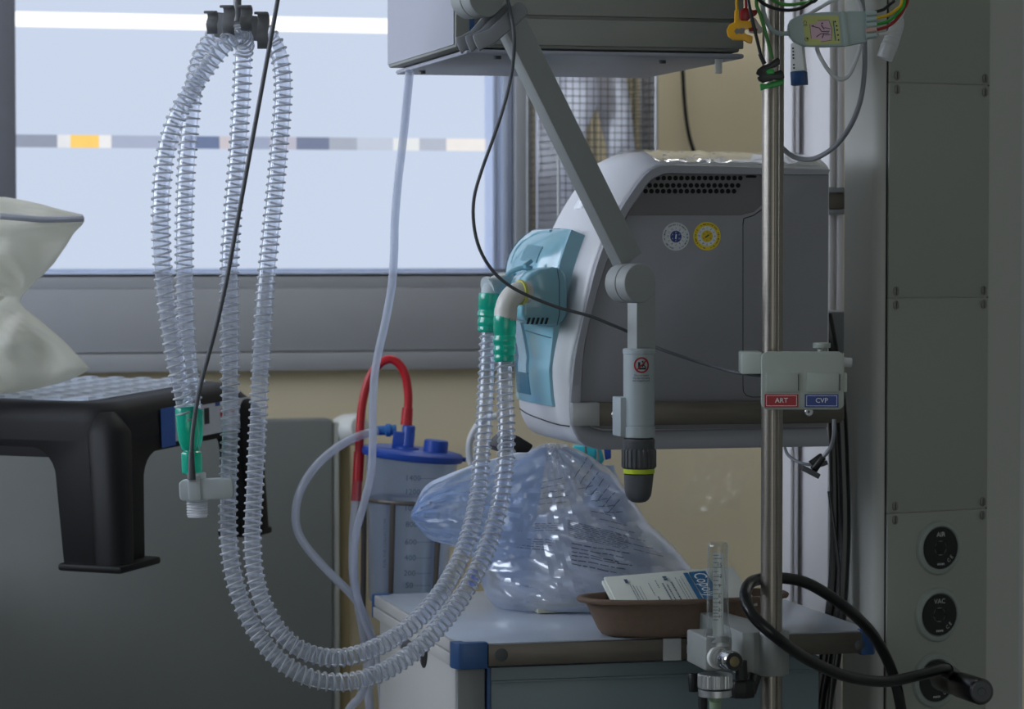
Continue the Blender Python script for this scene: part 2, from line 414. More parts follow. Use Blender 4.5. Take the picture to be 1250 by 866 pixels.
# Y-piece with the green cuffs where both hoses end, and the flow sensor below it
yp = thing('hose_joint', 'green tinted joint where both ribbed hoses end above the flow sensor', 'connector', Pt(234, 575, 3.455))
for (a, b, r) in (((227, 496, 3.445), (231, 548, 3.45), 13.5), ((237, 500, 3.475), (236, 548, 3.47), 12)):
    pa, pb = Pt(*a), Pt(*b); h = (pb - pa).length; r *= k(3.45)
    obj('branch', revd([(r * .92, 0), (r, .002), (r, h * .55), (r * .92, h * .8), (r * .7, h)], pa, pb - pa, 28), M_green, yp)
pa, pb = Pt(233.5, 544, 3.455), Pt(234.5, 579, 3.455); h = (pb - pa).length; r = k(3.455)
obj('outlet', revd([(9 * r, 0), (10 * r, h * .2), (12.5 * r, h * .25), (13 * r, h * .3), (12.6 * r, h * .95), (10 * r, h)], pa, pb - pa, 28), M_green, yp)
fs = thing('flow_sensor', 'grey flow sensor block with threaded clear port below the green joint', 'sensor', Pt(240, 606, 3.45))
kk = k(3.45)
Mf = frame(Pt(253, 597, 3.45), (RV * .998 + ZV * .05).normalized(), (FH * 1.0), (ZV * .998 - RV * .05).normalized())
obj('housing', plate(Mf @ Matrix.Rotation(math.radians(90), 4, 'X'), rrect(66 * kk, 25 * kk, 6 * kk), -9 * kk, 13 * kk), M_sens, fs, bev=.0015)
obj('raised_collar', plate(Mf @ Matrix.Translation((-14 * kk, 0, 0)) @ Matrix.Rotation(math.radians(90), 4, 'X'), rrect(15 * kk, 30 * kk, 3 * kk, cy=2 * kk), 6 * kk, 15 * kk), M_sens, fs, bev=.001)
pa, pb = Pt(240, 577, 3.455), Pt(241, 632, 3.455); h = (pb - pa).length
prof = [(10.5 * kk, 0), (11.5 * kk, .001), (11.5 * kk, h * .6)]
for i in range(6):
    z = h * (.62 + i * .06); prof += [(13 * kk, z), (13.4 * kk, z + h * .02), (11.8 * kk, z + h * .035)]
prof += [(12.2 * kk, h * .99), (10.5 * kk, h)]
obj('port', revd(prof, pa, pb - pa, 28), M_ring, fs, label='clear threaded port')
obj('cable_boot', cyl(Pt(233.5, 552, 3.435), Pt(234, 586, 3.435), 3.2 * kk, 5.2 * kk, 16), M_dgrey, fs)
cab = [(233.5, 555, 3.435), (235, 530, 3.432), (239, 500, 3.43), (246, 465, 3.425), (255, 432, 3.42), (266, 390, 3.41), (277, 340, 3.40), (288, 280, 3.395), (299, 220, 3.39), (310, 160, 3.385), (321, 100, 3.38), (331, 45, 3.38), (339, 0, 3.385), (345, -30, 3.40), (352, -46, 3.42)]
obj('cable', tube(resample(spline(ppx(cab)), .008), 2.7 * kk, 10), M_cable, fs, label='thin dark sensor cable')

# ------------------------------------------------------------------ articulated hose arm: post on the rail, two joints, bar, and the clip head holding the hoses
M_arm = pm('arm_paint', (150, 154, 154), 0.5, var=0.012)
M_sleeve = pm('sleeve_paint', (158, 168, 172), .45, var=.012)
arm = thing('hose_support_arm', 'grey jointed support arm clamped to the rail, its clip head holding the hoses', 'arm', Pt(781, 505, 3.55))
ta = 3.50; kk = k(ta)
kn = cv(.56, -.83).normalized()          # joint axles point towards the viewer and to the side
def joint(name, px, py, t, r, L):
    f = Pt(px, py, t); c = f - kn * L
    g = revd([(r - .003, 0), (r - .0008, .0008), (r, .003), (r, L * .52), (r - .0012, L * .53), (r - .0012, L * .56), (r, L * .57), (r, L - .0025), (r - .0008, L - .0007), (r - .003, L)], c, kn, 40)
    return obj(name, g, M_arm, arm)
joint('knuckle', 782, 346, 3.45, 24 * kk, .042)
joint('knuckle', 594, -5, 3.31, 24.5 * kk, .042)
a, b = Pt(618, 18, 3.375), Pt(766, 318, 3.485)
obj('arm_bar', bar(a, b, 33 * kk, .021, -kn), M_arm, arm, bev=.0015)
kn2 = cv(math.cos(math.radians(10)), math.sin(math.radians(10)))
pz0, pz1 = Pt(783, 430, 3.52).z, Pt(783, 352, 3.50).z
pc = Pt(783, 430, 3.525)
Mp = frame(Vector((pc.x, pc.y, 0)), XV, YV, ZV)
Mp = frame(Vector((pc.x, pc.y, 0)), ZV.cross(kn).normalized(), -kn, ZV)
obj('post', boxm(Mp, -14.5 * kk, 14.5 * kk, -.010, .010, pz0 - .05, pz1), M_arm, arm, bev=.0012)
ps = Pt(780, 480, 3.52); Ms = frame(Vector((ps.x, ps.y, 0)), XV, YV, ZV)
zz = [Pt(780, y, 3.50).z for y in (426, 433, 521, 536, 539)]
R0 = 19.2 * kk
obj('sleeve', rev([(R0 - .001, zz[3] + .0), (R0 + .0006, zz[3] + .001), (R0 + .0006, zz[2] - .001), (R0 - .0006, zz[2] - .0004), (R0 - .0006, zz[2] + .0004), (R0, zz[2] + .001), (R0, zz[1]), (R0 + .0008, zz[1] + .0005), (R0 + .0008, zz[0] - .0015), (R0 - .001, zz[0])], Ms, 40), M_sleeve, arm)
obj('rail_clamp', boxm(Ms, -.0255, -.005, -.006, .030, Pt(760, 533, 3.52).z, Pt(760, 485, 3.52).z), M_sleeve, arm, bev=.0015)
kr = 21.5 * kk
def knobring(z0, z1, r, n, depth):
    vs = []; fs = []; m = n * 6
    for z, s in ((z0, .90), (z0 + .0025, 1), (z1 - .0025, 1), (z1, .90)):
        for i in range(m):
            a = 2 * math.pi * i / m; ph = (i % 6) / 6
            rr = (r - (depth if ph < .34 else 0)) * s
            vs.append(Ms @ Vector((rr * math.cos(a), rr * math.sin(a), z)))
    for j in range(3):
        for i in range(m): fs.append((j * m + i, j * m + (i + 1) % m, (j + 1) * m + (i + 1) % m, (j + 1) * m + i))
    fs.append(tuple(range(m - 1, -1, -1))); fs.append(tuple(3 * m + i for i in range(m)))
    return vs, fs
z1, z2, z3, z4 = [Pt(782, y, 3.5).z for y in (537, 549, 574, 616)]
kb = obj('turn_knob', merge(knobring(z3, z2, kr, 22, .0016), rev([(kr * .88, z2 - .001), (kr * .90, z2), (kr * .92, z1 - .002), (kr * .86, z1)], Ms, 36)), M_dgrey, arm, label='dark grey ribbed turning knob')
za, zb = [Pt(782, y, 3.5).z for y in (574, 580)]
obj('colour_ring', rev([(kr * .87, zb), (kr * .90, zb + .0005), (kr * .90, za - .0005), (kr * .87, za)], Ms, 36), pm('lime_ring', (176, 196, 40), .4), kb, label='lime green ring')
def tip(M):
    vs, fs, m = [], [], 36
    rows = [(z4, .18), (z4 + .001, .42), (z4 + .004, .62), (z4 + .009, .76), (z4 + .016, .82), (zb - .001, .855)]
    for z, s in rows:
        for i in range(m):
            a = 2 * math.pi * i / m
            w = .10 * max(0, math.cos(3 * a + .6)) * (1 if z < z4 + .03 else .0)
            vs.append(M @ Vector((kr * (s - w * s) * math.cos(a), kr * (s - w * s) * math.sin(a), z)))
    for j in range(len(rows) - 1):
        for i in range(m): fs.append((j * m + i, j * m + (i + 1) % m, (j + 1) * m + (i + 1) % m, (j + 1) * m + i))
    fs.append(tuple(range(m - 1, -1, -1))); fs.append(tuple((len(rows) - 1) * m + i for i in range(m)))
    return vs, fs
obj('tip', tip(Ms), M_dgrey, kb)
# warning sticker on the sleeve: red circle with a bar across a figure
def on_sleeve(px, py, r):
    P = Pt(px, py, 3.49); return P
sn = (Pt(785, 446, 3.5) - Vector((ps.x, ps.y, Pt(785, 446, 3.5).z))); sn.z = 0
sn = cv(.12, -1).normalized(); sc = Vector((ps.x, ps.y, Pt(785, 446, 3.5).z)) + sn * (R0 + .0004)
Mk = face_frame(sc, sn)
def bend(g):
    out = []
    for v in g[0]:
        l = Mk.inverted() @ v; a = l.x / R0
        out.append(Mk @ Vector((R0 * math.sin(a), l.y, l.z - R0 * (1 - math.cos(a)))))
    return out, g[1]
def ring2(M, r0, r1, z, n=36):
    vs = [M @ Vector((r * math.cos(2 * math.pi * i / n), r * math.sin(2 * math.pi * i / n), z)) for r in (r0, r1) for i in range(n)]
    return vs, [(i, (i + 1) % n, n + (i + 1) % n, n + i) for i in range(n)]
def rect2(M, cx, cy, w, h, ang, z):
    c, s = math.cos(ang), math.sin(ang); n = max(1, int(w / .002)); vs, fs = [], []
    for i in range(n + 1):
        for sy in (-.5, .5):
            x, y = (i / n - .5) * w, sy * h
            vs.append(M @ Vector((cx + x * c - y * s, cy + x * s + y * c, z)))
    return vs, [(2 * i, 2 * i + 2, 2 * i + 3, 2 * i + 1) for i in range(n)]
st = obj('warning_sticker', bend(ring2(Mk, .0076, .0098, .0002)), pm('sticker_red', (150, 24, 32), .5), arm, label='round red prohibition sticker')
obj('bar', bend(rect2(Mk, 0, 0, .0165, .0016, math.radians(45), .0003)), pm('sticker_red2', (150, 24, 32), .5), st)
obj('symbol', bend(merge(ring2(Mk @ Matrix.Translation((.0012, .0042, 0)), 0.0001, .0012, .0002, 14), rect2(Mk, -.003, 0, .0028, .0075, 0, .0002), rect2(Mk, .002, .0005, .006, .002, 1.1, .0002), rect2(Mk, .001, -.0042, .009, .0022, 0, .0002), rect2(Mk, .0038, -.001, .0055, .0012, -.9, .0002))), M_ink, st)
obj('lettering', bend(merge(textgeo('Do not move', .0034, Mk @ Matrix.Translation((0, -.0125, .0002)), 0), textgeo('the device using', .0034, Mk @ Matrix.Translation((0, -.0158, .0002)), 0), textgeo('the support arm', .0034, Mk @ Matrix.Translation((0, -.0191, .0002)), 0))), M_ink, st)
# lever grip at the upper joint: three stacked shaped plates
gp = [(290, 330), (330, 322), (390, 300), (450, 270), (500, 225), (560, 165), (640, 85), (715, 20), (745, 12), (800, 70), (820, 130), (700, 240), (590, 330), (520, 395), (450, 440), (400, 455), (350, 490), (325, 440), (300, 385)]
def gpoly(dx, dy, t, cut=1.0):
    return [Pt(540 + (x * cut + (1 - cut) * 300 + dx) / 7.81, (y + dy) / 7.81, t) for x, y in gp]
gv = FH * .010
gr = obj('lever_grip', merge(prism(gpoly(0, 0, 3.325), gv), prism(gpoly(-75, 12, 3.34, .92), gv), prism(gpoly(-165, 25, 3.355, .85), gv)), M_mgrey, arm, bev=.002)
# upper bar outside the picture and the clip head
hc = Pt(289, -58, 3.47)
obj('arm_bar', bar(Pt(596, -40, 3.36), hc + cv(.02, 0), .03, .03, ZV), M_arm, arm, bev=.0015)
M_clip = pm('clip_grey', (120, 122, 126), 0.5, var=0.03)
obj('head_stem', cyl(hc + ZV * .0, Pt(290, 26, 3.47), 5 * k(3.47), None, 16), M_clip, arm)
obj('head_base', merge(bar(Pt(262, 30, 3.49), Pt(326, 36, 3.49), .014, .03, ZV), ), M_clip, arm, bev=.003)
def jaw(poly, t, w, flip=1):
    """one springy jaw: an S-bent strip"""
    pts = resample(spline([Pt(x, y, tt + t) for x, y, tt in poly], 6), .003)
    T, X, Y = frames(pts); vs, fs = [], []
    side = RV
    for i, p in enumerate(pts):
        n = T[i].cross(side).normalized()
        for sx, sn in ((-.5, -.0016), (.5, -.0016), (.5, .0016), (-.5, .0016)):
            vs.append(p + side * (sx * w) + n * sn)
    for i in range(len(pts) - 1):
        for q in range(4):
            q2 = (q + 1) % 4; fs.append((i * 4 + q, i * 4 + q2, i * 4 + 4 + q2, i * 4 + 4 + q))
    fs.append((0, 1, 2, 3)); e = 4 * (len(pts) - 1); fs.append((e + 3, e + 2, e + 1, e))
    return vs, fs
for x0, y0, y1, w, tt in ((259, 14, 40, 13, 3.42), (279, 7, 42, 14, 3.41), (300.5, 7, 36, 14, 3.42), (321, 15, 58, 14, 3.43)):
    w *= k(3.43)
    h = y1 - y0
    obj('clip_jaw', jaw([(x0 - 4, y0 + 1, -.006), (x0, y0 + .04 * h, 0), (x0 + 1, y0 + .3 * h, .004), (x0 - 1, y0 + .6 * h, .0), (x0, y0 + .85 * h, .004), (x0, y1, .02), (x0, y1 - 2, .055)], tt, w), M_clip, arm, bev=.0006)

# ------------------------------------------------------------------ thin grey cable from the grip to the transducer plate
cab = [(622, -40, 3.36), (619, -8, 3.34), (622, 10, 3.32), (627, 36, 3.318), (627.5, 62, 3.33), (624, 92, 3.35), (615, 130, 3.36), (601, 172, 3.38), (588, 208, 3.40), (579, 240, 3.41), (578, 270, 3.42), (584, 300, 3.43), (597, 325, 3.44), (615, 344, 3.45), (640, 359, 3.46), (680, 375, 3.48), (720, 386, 3.50), (745, 396, 3.53), (764, 404, 3.56), (782, 414, 3.56), (800, 424, 3.555), (840, 438, 3.54), (880, 450, 3.52), (905, 456, 3.50), (930, 459, 3.48)]
o = obj('cable', tube(resample(spline(ppx(cab)), .008), 2.1 * k(3.45), 10), M_cable, None, loc=Pt(597, 325, 3.44))
tag(o, 'thin grey cable sagging from the upper arm joint across the ventilator side', 'cable')
# ------------------------------------------------------------------ ventilator
YV_ = 3.62
M_shell = pm('vent_shell', (208, 209, 213), 0.36, var=0.01)
M_side = pm('vent_side', (142, 142, 147), 0.5, var=0.02, bump=.06, bscale=900)
M_rim = pm('vent_rim', (158, 159, 166), 0.45, var=0.012)
M_teal = pm('teal_cover', (130, 178, 194), 0.16, var=0.015, coat=.4)
M_teald = pm('teal_deep', (52, 110, 136), 0.25, var=0.02)
vent = thing('ventilator', 'grey ventilator with teal front cover and perforated vent above its side', 'ventilator', Py(860, 520, YV_))
outer = [(1012, 207), (905, 203), (830, 201), (816, 201), (797, 204), (780, 219), (755, 256), (738, 290), (724, 330), (714, 370), (706, 405), (699, 440), (695, 480), (695, 505), (698, 522), (707, 539), (724, 547), (760, 549), (1011, 545)]
inner = [(1008, 214), (905, 214), (832, 213), (812, 213), (792, 222), (780, 240), (766, 260), (751, 292), (736, 332), (725, 370), (716, 405), (711, 440), (709, 482), (709.5, 500), (712, 511), (720, 521), (735, 525), (765, 526), (1007, 522)]
def pl(px, py, y=YV_): return Py(px, py, y)
D = .265
# shell: sections across the depth, swelling outwards at the top and front
prof = resample(spline([pl(*p) for p in outer], 6), .012)
prof = [Vector((p.x, YV_, p.z)) for p in prof]
zmin, zmax = min(p.z for p in prof), max(p.z for p in prof)
def pnorm(i):
    a, b = prof[max(0, i - 1)], prof[min(len(prof) - 1, i + 1)]
    d = (b - a).normalized(); n = Vector((d.z, 0, -d.x)); return -n if n.z < 0 and False else n
nn = [pnorm(i) for i in range(len(prof))]
if nn[2].z < 0: nn = [-n for n in nn]
def wtop(p):
    q = (p.z - zmin) / (zmax - zmin); return max(0.0, min(1, (q - .02) / .25))
secs = [0, .012, .03, .07, .13, .22, .35, .5, .65, .8, .9, .96, .99, 1.0]
rows = []
for s in secs:
    e = .021 * (math.sin(math.pi * min(.5, s * 1.5)) ** .7 if s < .34 else 1.0 if s < .62 else max(0, math.cos((s - .62) / .38 * math.pi / 2)) ** .6)
    r = []
    for p, n in zip(prof, nn): r.append(p + n * (e * wtop(p)) + YV * (D * s))
    rows.append(r)
g = grid(rows)
n0 = len(prof)
g = (g[0], g[1] + [tuple(range(n0)), tuple((len(secs) - 1) * n0 + i for i in range(n0 - 1, -1, -1))])
for s in range(len(secs) - 1): g[1].append((s * n0, (s + 1) * n0, (s + 2) * n0 - 1, (s + 1) * n0 - 1))
shell = obj('shell', g, M_shell, vent, angle=50)
def front_pt(z, s, off):
    """a point on the front of the shell at height z and depth share s, pushed OFF outwards"""
    for i in range(len(prof) - 1):
        a, b = prof[i], prof[i + 1]
        if a.z >= z >= b.z and b.x < pl(800, 210).x:
            w = (a.z - z) / max(1e-9, a.z - b.z); p = a.lerp(b, w); n = nn[i].lerp(nn[i + 1], w).normalized()
            e = .021 * (math.sin(math.pi * min(.5, s * 1.5)) ** .7 if s < .34 else 1.0 if s < .62 else max(0, math.cos((s - .62) / .38 * math.pi / 2)) ** .6)
            return p + n * (e * wtop(p) + off) + YV * (D * s)
    return None
# side frame and panels
def dense(poly, n): return resample(spline([pl(*p, YV_) for p in poly], 6), .01)
A = resample(spline([pl(*p) for p in outer], 8), .001); B = resample(spline([pl(*p) for p in inner], 8), .001)
N = 90
A = [A[int(i * (len(A) - 1) / N)] for i in range(N + 1)]
def closest(pt, L): return min(L, key=lambda q: (q - pt).length)
Bs = [B[int(i * (len(B) - 1) / N)] for i in range(N + 1)]
rim_rows = [[p + YV * .004 for p in A], [p - YV * .004 for p in A], [p - YV * .0062 + (b - p) * .12 for p, b in zip(A, Bs)], [b - YV * .0062 + (p - b) * .12 for p, b in zip(A, Bs)], [b - YV * .003 for b in Bs], [b + YV * .012 for b in Bs]]
obj('side_frame', grid(rim_rows), M_rim, vent, angle=50)
panel = [(936, 214), (1011.5, 213), (1010, 522), (765, 525), (735, 524), (720, 520), (713, 511), (710, 500), (709.5, 482), (711.5, 440), (716.5, 405), (725.5, 370), (736.5, 332), (751.5, 292), (766, 263), (905, 263), (921, 259), (931, 250), (936, 236)]
obj('side_panel', prism([pl(*p, YV_ - .003) for p in panel], YV * .004), M_side, vent, bev=.0008)
obj('vent_recess', prism([pl(*p, YV_ - .0008) for p in [(750, 275), (780, 238), (792, 220), (812, 212), (940, 212), (940, 268)]], YV * .002), pm('vent_recess_grey', (112, 109, 112), .5, var=.02), vent)
holes = []
for y, xa, xb in ((217.5, 803, 906), (226.5, 793, 903), (233.5, 788, 898)):
    n = int((xb - xa) / 7.2)
    for i in range(n + 1):
        c = pl(xa + 7.2 * i, y, YV_ - .0009); holes.append(cyl(c - YV * .0004, c + YV * .003, 3.0 * k(3.72), None, 14))
obj('vent_holes', merge(*holes), pm('hole_dark', (8, 8, 9), .9), vent, smooth=False)
obj('vent_slot', prism([pl(*p, YV_ - .0014) for p in rrect(13, 3, 1.4, 3, 917, 215.7)], YV * .002), pm('hole_dark2', (12, 12, 13), .9), vent)
M_seam = pm('seam_dark', (44, 44, 47), .8)
def strip(pts, w, y):
    out = []
    for (x0, y0), (x1, y1) in zip(pts, pts[1:]):
        d = Vector((x1 - x0, y1 - y0)).normalized() * (w / 2); nx, ny = -d.y, d.x
        out.append(prism([pl(x0 + nx - d.x * .5, y0 + ny - d.y * .5, y), pl(x1 + nx + d.x * .5, y1 + ny + d.y * .5, y), pl(x1 - nx + d.x * .5, y1 - ny + d.y * .5, y), pl(x0 - nx - d.x * .5, y0 - ny - d.y * .5, y)], YV * .0004))
    return merge(*out)
obj('panel_seam', strip([(907, 273), (907, 470), (907.5, 478), (911, 483), (918, 485), (1006, 484)], .9, YV_ - .0032), M_seam, vent, smooth=False)
obj('panel_seam', strip([(907, 274), (908, 267), (920, 263), (930, 256)], 1.2, YV_ - .0034), M_seam, vent, smooth=False)
# round service stickers
def sticker(px, py, r_px, ring_c, mid_c, core_c, ink, label):
    P = pl(px, py, YV_ - .0032); M = face_frame(P, -YV); r = r_px * k(3.72)
    s = obj('service_sticker', revd([(r, 0), (r, .0002)], P, -YV, 40), pm('sticker_' + label.split()[0], ring_c, .45), vent, label=label)
    obj('sticker_ring', merge(ring2(M, r * .38, r * .70, .0003)), pm('sticker_mid', mid_c, .45), s)
    obj('sticker_core', ring2(M, 0.00005, r * .42, .00035), pm('sticker_core', core_c, .45), s)
    tx = []
    for i in range(12):
        a = math.pi / 2 - i * math.pi / 6
        Q = M @ Matrix.Translation((r * .57 * math.cos(a), r * .57 * math.sin(a), .0005)) @ Matrix.Rotation(a - math.pi / 2, 4, 'Z')
        tx.append(textgeo(str(i + 1), r * .2, Q, 0))
    for a0, a1 in ((150, 205), (215, 260), (35, 130), (-70, 20)):
        a = a0
        while a < a1:
            Q = M @ Matrix.Rotation(math.radians(a), 4, 'Z') @ Matrix.Translation((r * .85, 0, .0005))
            w = random.uniform(.03, .06) * r
            tx.append(([Q @ Vector(p) for p in ((-w, -r * .025, 0), (w, -r * .025, 0), (w, r * .025, 0), (-w, r * .025, 0))], [(0, 1, 2, 3)])); a += random.choice((5, 6, 7, 12))
    obj('lettering', merge(*tx), ink, s)
    cs = []
    for i in range(6):
        a = math.radians(90 + 60 * i)
        cs.append(textgeo(str(24 + i), r * .13, M @ Matrix.Translation((r * .29 * math.cos(a), r * .29 * math.sin(a), .0006)), 0))
    obj('lettering', merge(rect2(M, 0, 0, r * .34, r * .09, math.radians(84 if 'blue' in label else 35), .0006), *cs), M_winkk if 'blue' in label else M_ink, s)
sticker(825, 289, 17.6, (205, 210, 215), (212, 216, 220), (28, 56, 130), M_ink, 'white round sticker with a blue centre')
sticker(863, 288.5, 17.8, (232, 204, 26), (220, 224, 226), (222, 192, 26), M_ink, 'yellow round sticker')
# glossy clear film lying on the top
M_film = clear('loose_film', tint=(236, 238, 238), opac=.20, rough=.14, edge=.6, base=.28)
frows = []
for j in range(15):
    r = []
    for i in range(44):
        px = 800 + (1003 - 800) * i / 43; s = .012 + .70 * (j / 14) ** 1.5
        p = pl(px, 203 + (px - 800) * .022, YV_); e_ = .021 * (math.sin(math.pi * min(.5, s * 1.5)) ** .7 if s < .34 else 1.0 if s < .62 else max(0, math.cos((s - .62) / .38 * math.pi / 2)) ** .6)
        q = p + ZV * (e_ + .0035 + .0028 * noise.noise(Vector((i * .35, j * .5, 3))) + .0016 * noise.noise(Vector((i * .9, j * 1.3, 9)))) + YV * (D * s)
        r.append(q)
    frows.append(r)
obj('loose_film', grid(frows), M_film, vent, label='clear glossy film on the top')
# small lens on the shoulder, window reflection put into its white colour
def fpx_z(py): return pl(740, py, YV_).z
c1, c2, c3, c4 = [front_pt(z, s, .0012) for z, s in ((fpx_z(247), .36), (fpx_z(247), .52), (fpx_z(264), .52), (fpx_z(264), .36))]
nrm = (c2 - c1).cross(c4 - c1).normalized()
if nrm.x > 0: nrm = -nrm
obj('indicator_lens', prism([c1 - nrm * .002, c2 - nrm * .002, c3 - nrm * .002, c4 - nrm * .002], nrm * .0028), pm('lens_reflection', (240, 243, 248), .08, coat=1), vent, bev=.0006, label='small glossy indicator with the window reflection painted white')
# bottom seam between shell and bowl
pts = [front_pt(fpx_z(y), s, .0006) for y, s in ((520, .02), (519, .2), (517, .45), (514, .75), (511, .97))]
obj('shell_seam', tube(spline(pts, 6), .0009, 8), M_seam, vent)
# teal front module
zb, zt = fpx_z(497), fpx_z(293)
def smooth01(x): x = max(0, min(1, x)); return x * x * (3 - 2 * x)
def toff(q, s):
    base = .004 + .016 * smooth01((q - .25) / .6)
    b = max(0, min(1, (q - .26) / .74)); d = math.sin(math.pi * min(1, b ** 1.75)) ** .62 if 0 < b < 1 else 0
    return base + .033 * d * (math.sin(math.pi * min(1, max(0, (s - .02) / 1.02))) ** .75 if s > .03 else 0)
S0, S1 = .15, .985
rows = []
QN, SN = 64, 34
for i in range(-1, QN + 2):
    q = max(0, min(1, i / QN)); r = []
    for j in range(-1, SN + 2):
        s_ = max(0, min(1, j / SN)); sk = S0 + (S1 - S0) * s_
        lim = -.003 if (i < 0 or i > QN or j < 0 or j > SN) else None
        r.append(front_pt(zb + (zt - zb) * q, sk, toff(q, s_) if lim is None else lim))
    rows.append(r)
teal = obj('teal_cover', grid(rows), M_teal, vent, angle=40, label='teal plastic front cover')
def tpt(py, s_, extra=0.0):
    z = fpx_z(py); q = (z - zb) / (zt - zb); return front_pt(z, S0 + (S1 - S0) * s_, toff(q, s_) + extra)
# deep recess, frosted insert and seams of the module
def patch(ya, yb_, sa, sb, ex, n=8):
    return grid([[tpt(ya + (yb_ - ya) * i / n, sa + (sb - sa) * j / n, ex) for j in range(n + 1)] for i in range(n + 1)])
def patch_slab(ya, yb_, sa, sb, ex, th, n=8):
    a, b = patch(ya, yb_, sa, sb, ex, n), patch(ya, yb_, sa, sb, ex - th, n); m = n + 1
    g = merge(a, b); f = g[1]
    ed = [i for i in range(m)] + [i * m + m - 1 for i in range(1, m)] + [m * m - 2 - i for i in range(m - 1)] + [i * m for i in range(m - 2, 0, -1)]
    for x, y in zip(ed, ed[1:] + ed[:1]): f.append((x, y, m * m + y, m * m + x))
    return g[0], f
obj('deep_recess', patch_slab(405, 488, .42, .80, .0008, .002), M_teald, teal, label='darker teal recess')
obj('insert', patch_slab(392, 462, .40, .60, .004, .004), pm('insert_pale', (150, 182, 196), .2), teal, label='pale insert strip')
obj('cover_seam', merge(tube([tpt(300 + 110 * i / 12, .60 + .02 * math.sin(i / 3), .0004) for i in range(13)], .0008, 6), tube([tpt(418 - 4 * i / 8, .02 + .36 * i / 8, .0004) for i in range(9)], .0007, 6)), pm('seam_teal', (60, 96, 110), .5), teal)
obj('raised_arch', tube(spline([tpt(340, .50, -.001), tpt(325, .50, -.001), tpt(311, .46, -.001), tpt(302, .36, -.001), tpt(299, .22, -.001)], 6), .0028, 10), M_teal, teal)
obj('back_plate', patch_slab(318, 336, .16, .34, .0012, .003), pm('teal_mid', (96, 142, 158), .3), teal)
# front port block, ring, elbow
yb0 = YV_ + .018
blk = [(637, 350), (641, 340), (648, 333), (660, 328), (676, 326), (686, 329), (692, 337), (693, 350), (693, 384), (689, 392), (680, 398), (655, 397), (640, 392), (637, 384)]
pb = obj('outlet_block', prism([pl(*p, yb0) for p in blk], YV * .070), M_teal, vent, bev=.005, seg=3)
obj('block_seam', strip([(680, 327), (683, 345), (683, 384), (680, 397)], 1.0, yb0 - .0004), pm('seam_teal2', (60, 96, 110), .5), pb)
sl = [prism([pl(x, 388, yb0 - .0006), pl(x + 3, 388, yb0 - .0006), pl(x + .5, 396, yb0 - .0006), pl(x - 2.5, 396, yb0 - .0006)], YV * .001) for x in (645, 650.5, 656, 661.5, 667)]
obj('block_slots', merge(*sl), pm('slot_dark', (26, 42, 50), .8), pb, smooth=False)
M_elbow = pm('elbow_white', (206, 205, 198), .35, var=.01)
cA = Pt(637, 358, 3.735)
pe = resample(spline([Pt(644, 357, 3.745), Pt(634, 357, 3.738), Pt(626, 361, 3.735), Pt(620, 369, 3.735), Pt(617.5, 378, 3.735), Pt(616.5, 390, 3.735)], 6), .002)
r = 13.2 * k(3.735)
el = obj('elbow_port', tube(pe, r, 24), M_elbow, vent, label='white elbow port')
obj('elbow_collar', tube(resample([Pt(617.6, 377, 3.735), Pt(616.5, 391, 3.735)], .004), r * 1.06, 24), M_elbow, el)
obj('port_ring', tube([Pt(637, 357.2, 3.740), Pt(634, 357.4, 3.738)], 15.5 * k(3.74), 28), pm('port_ring_lime', (196, 200, 96), .35), el, label='lime ring')
M_elb2 = pm('elbow_grey', (176, 186, 190), .3)
pe = resample(spline([Pt(622, 345, 3.86), Pt(612, 346, 3.85), Pt(604, 350, 3.84), Pt(600, 357, 3.835), Pt(598.5, 366, 3.832)], 6), .002)
e2 = obj('elbow_port', tube(pe, 12.4 * k(3.84), 24), M_elb2, vent, label='grey elbow port farther back')
obj('port_flange', tube([Pt(598, 352, 3.836), Pt(595, 353, 3.834)], 15 * k(3.84), 28), M_elb2, e2)
obj('far_outlet', tube(spline([Pt(646, 340, 3.88), Pt(630, 341, 3.87), Pt(616, 345, 3.86)], 5), 11 * k(3.87), 20), M_teal, vent)
obj('lever', merge(tube(spline([Pt(618, 337, 3.80), Pt(626, 331, 3.80), Pt(638, 327, 3.80), Pt(650, 328, 3.80)], 5), 3.2 * k(3.8), 12), cyl(Pt(640, 325, 3.79), Pt(648, 319, 3.80), 3 * k(3.8))), M_teal, vent, bev=0)
# ------------------------------------------------------------------ shelf bracket under the ventilator with its steel rail
tray = thing('equipment_rail', 'flat steel equipment rail along the lower side of the ventilator', 'rail', pl(870, 508, YV_ - .02))
yr1 = YV_ - .022
obj('rail', prism([pl(731, 491.5, yr1), pl(1027, 489, yr1), pl(1031, 493, yr1), pl(1031, 511, yr1), pl(1026, 516.5, yr1), pl(731, 520, yr1)], YV * .010), M_dsteel, tray, bev=.001)
obj('end_cap', prism([pl(699, 492.5, yr1 - .001), pl(732, 492, yr1 - .001), pl(732, 520.5, yr1 - .001), pl(699, 520, yr1 - .001)], YV * .014), pm('cap_metal', (178, 180, 182), .4, metal=.5), tray, bev=.0008, label='lighter end cap')
for x, y in ((751, 506.5), (987, 503)):
    b = obj('bolt', revd([(.0058, 0), (.0058, .002), (.005, .003), (.0025, .003)], pl(x, y, yr1), -YV, 20), M_alu, tray)
    obj('bolt_socket', cyl(pl(x, y, yr1 - .0028), pl(x, y, yr1 - .0034), .0022, None, 6), M_dgrey, b)
for x in (760, 987): obj('spacer', cyl(pl(x, 506, yr1 + .008), pl(x, 506, YV_ - .003), .008, None, 16), M_alu, tray)
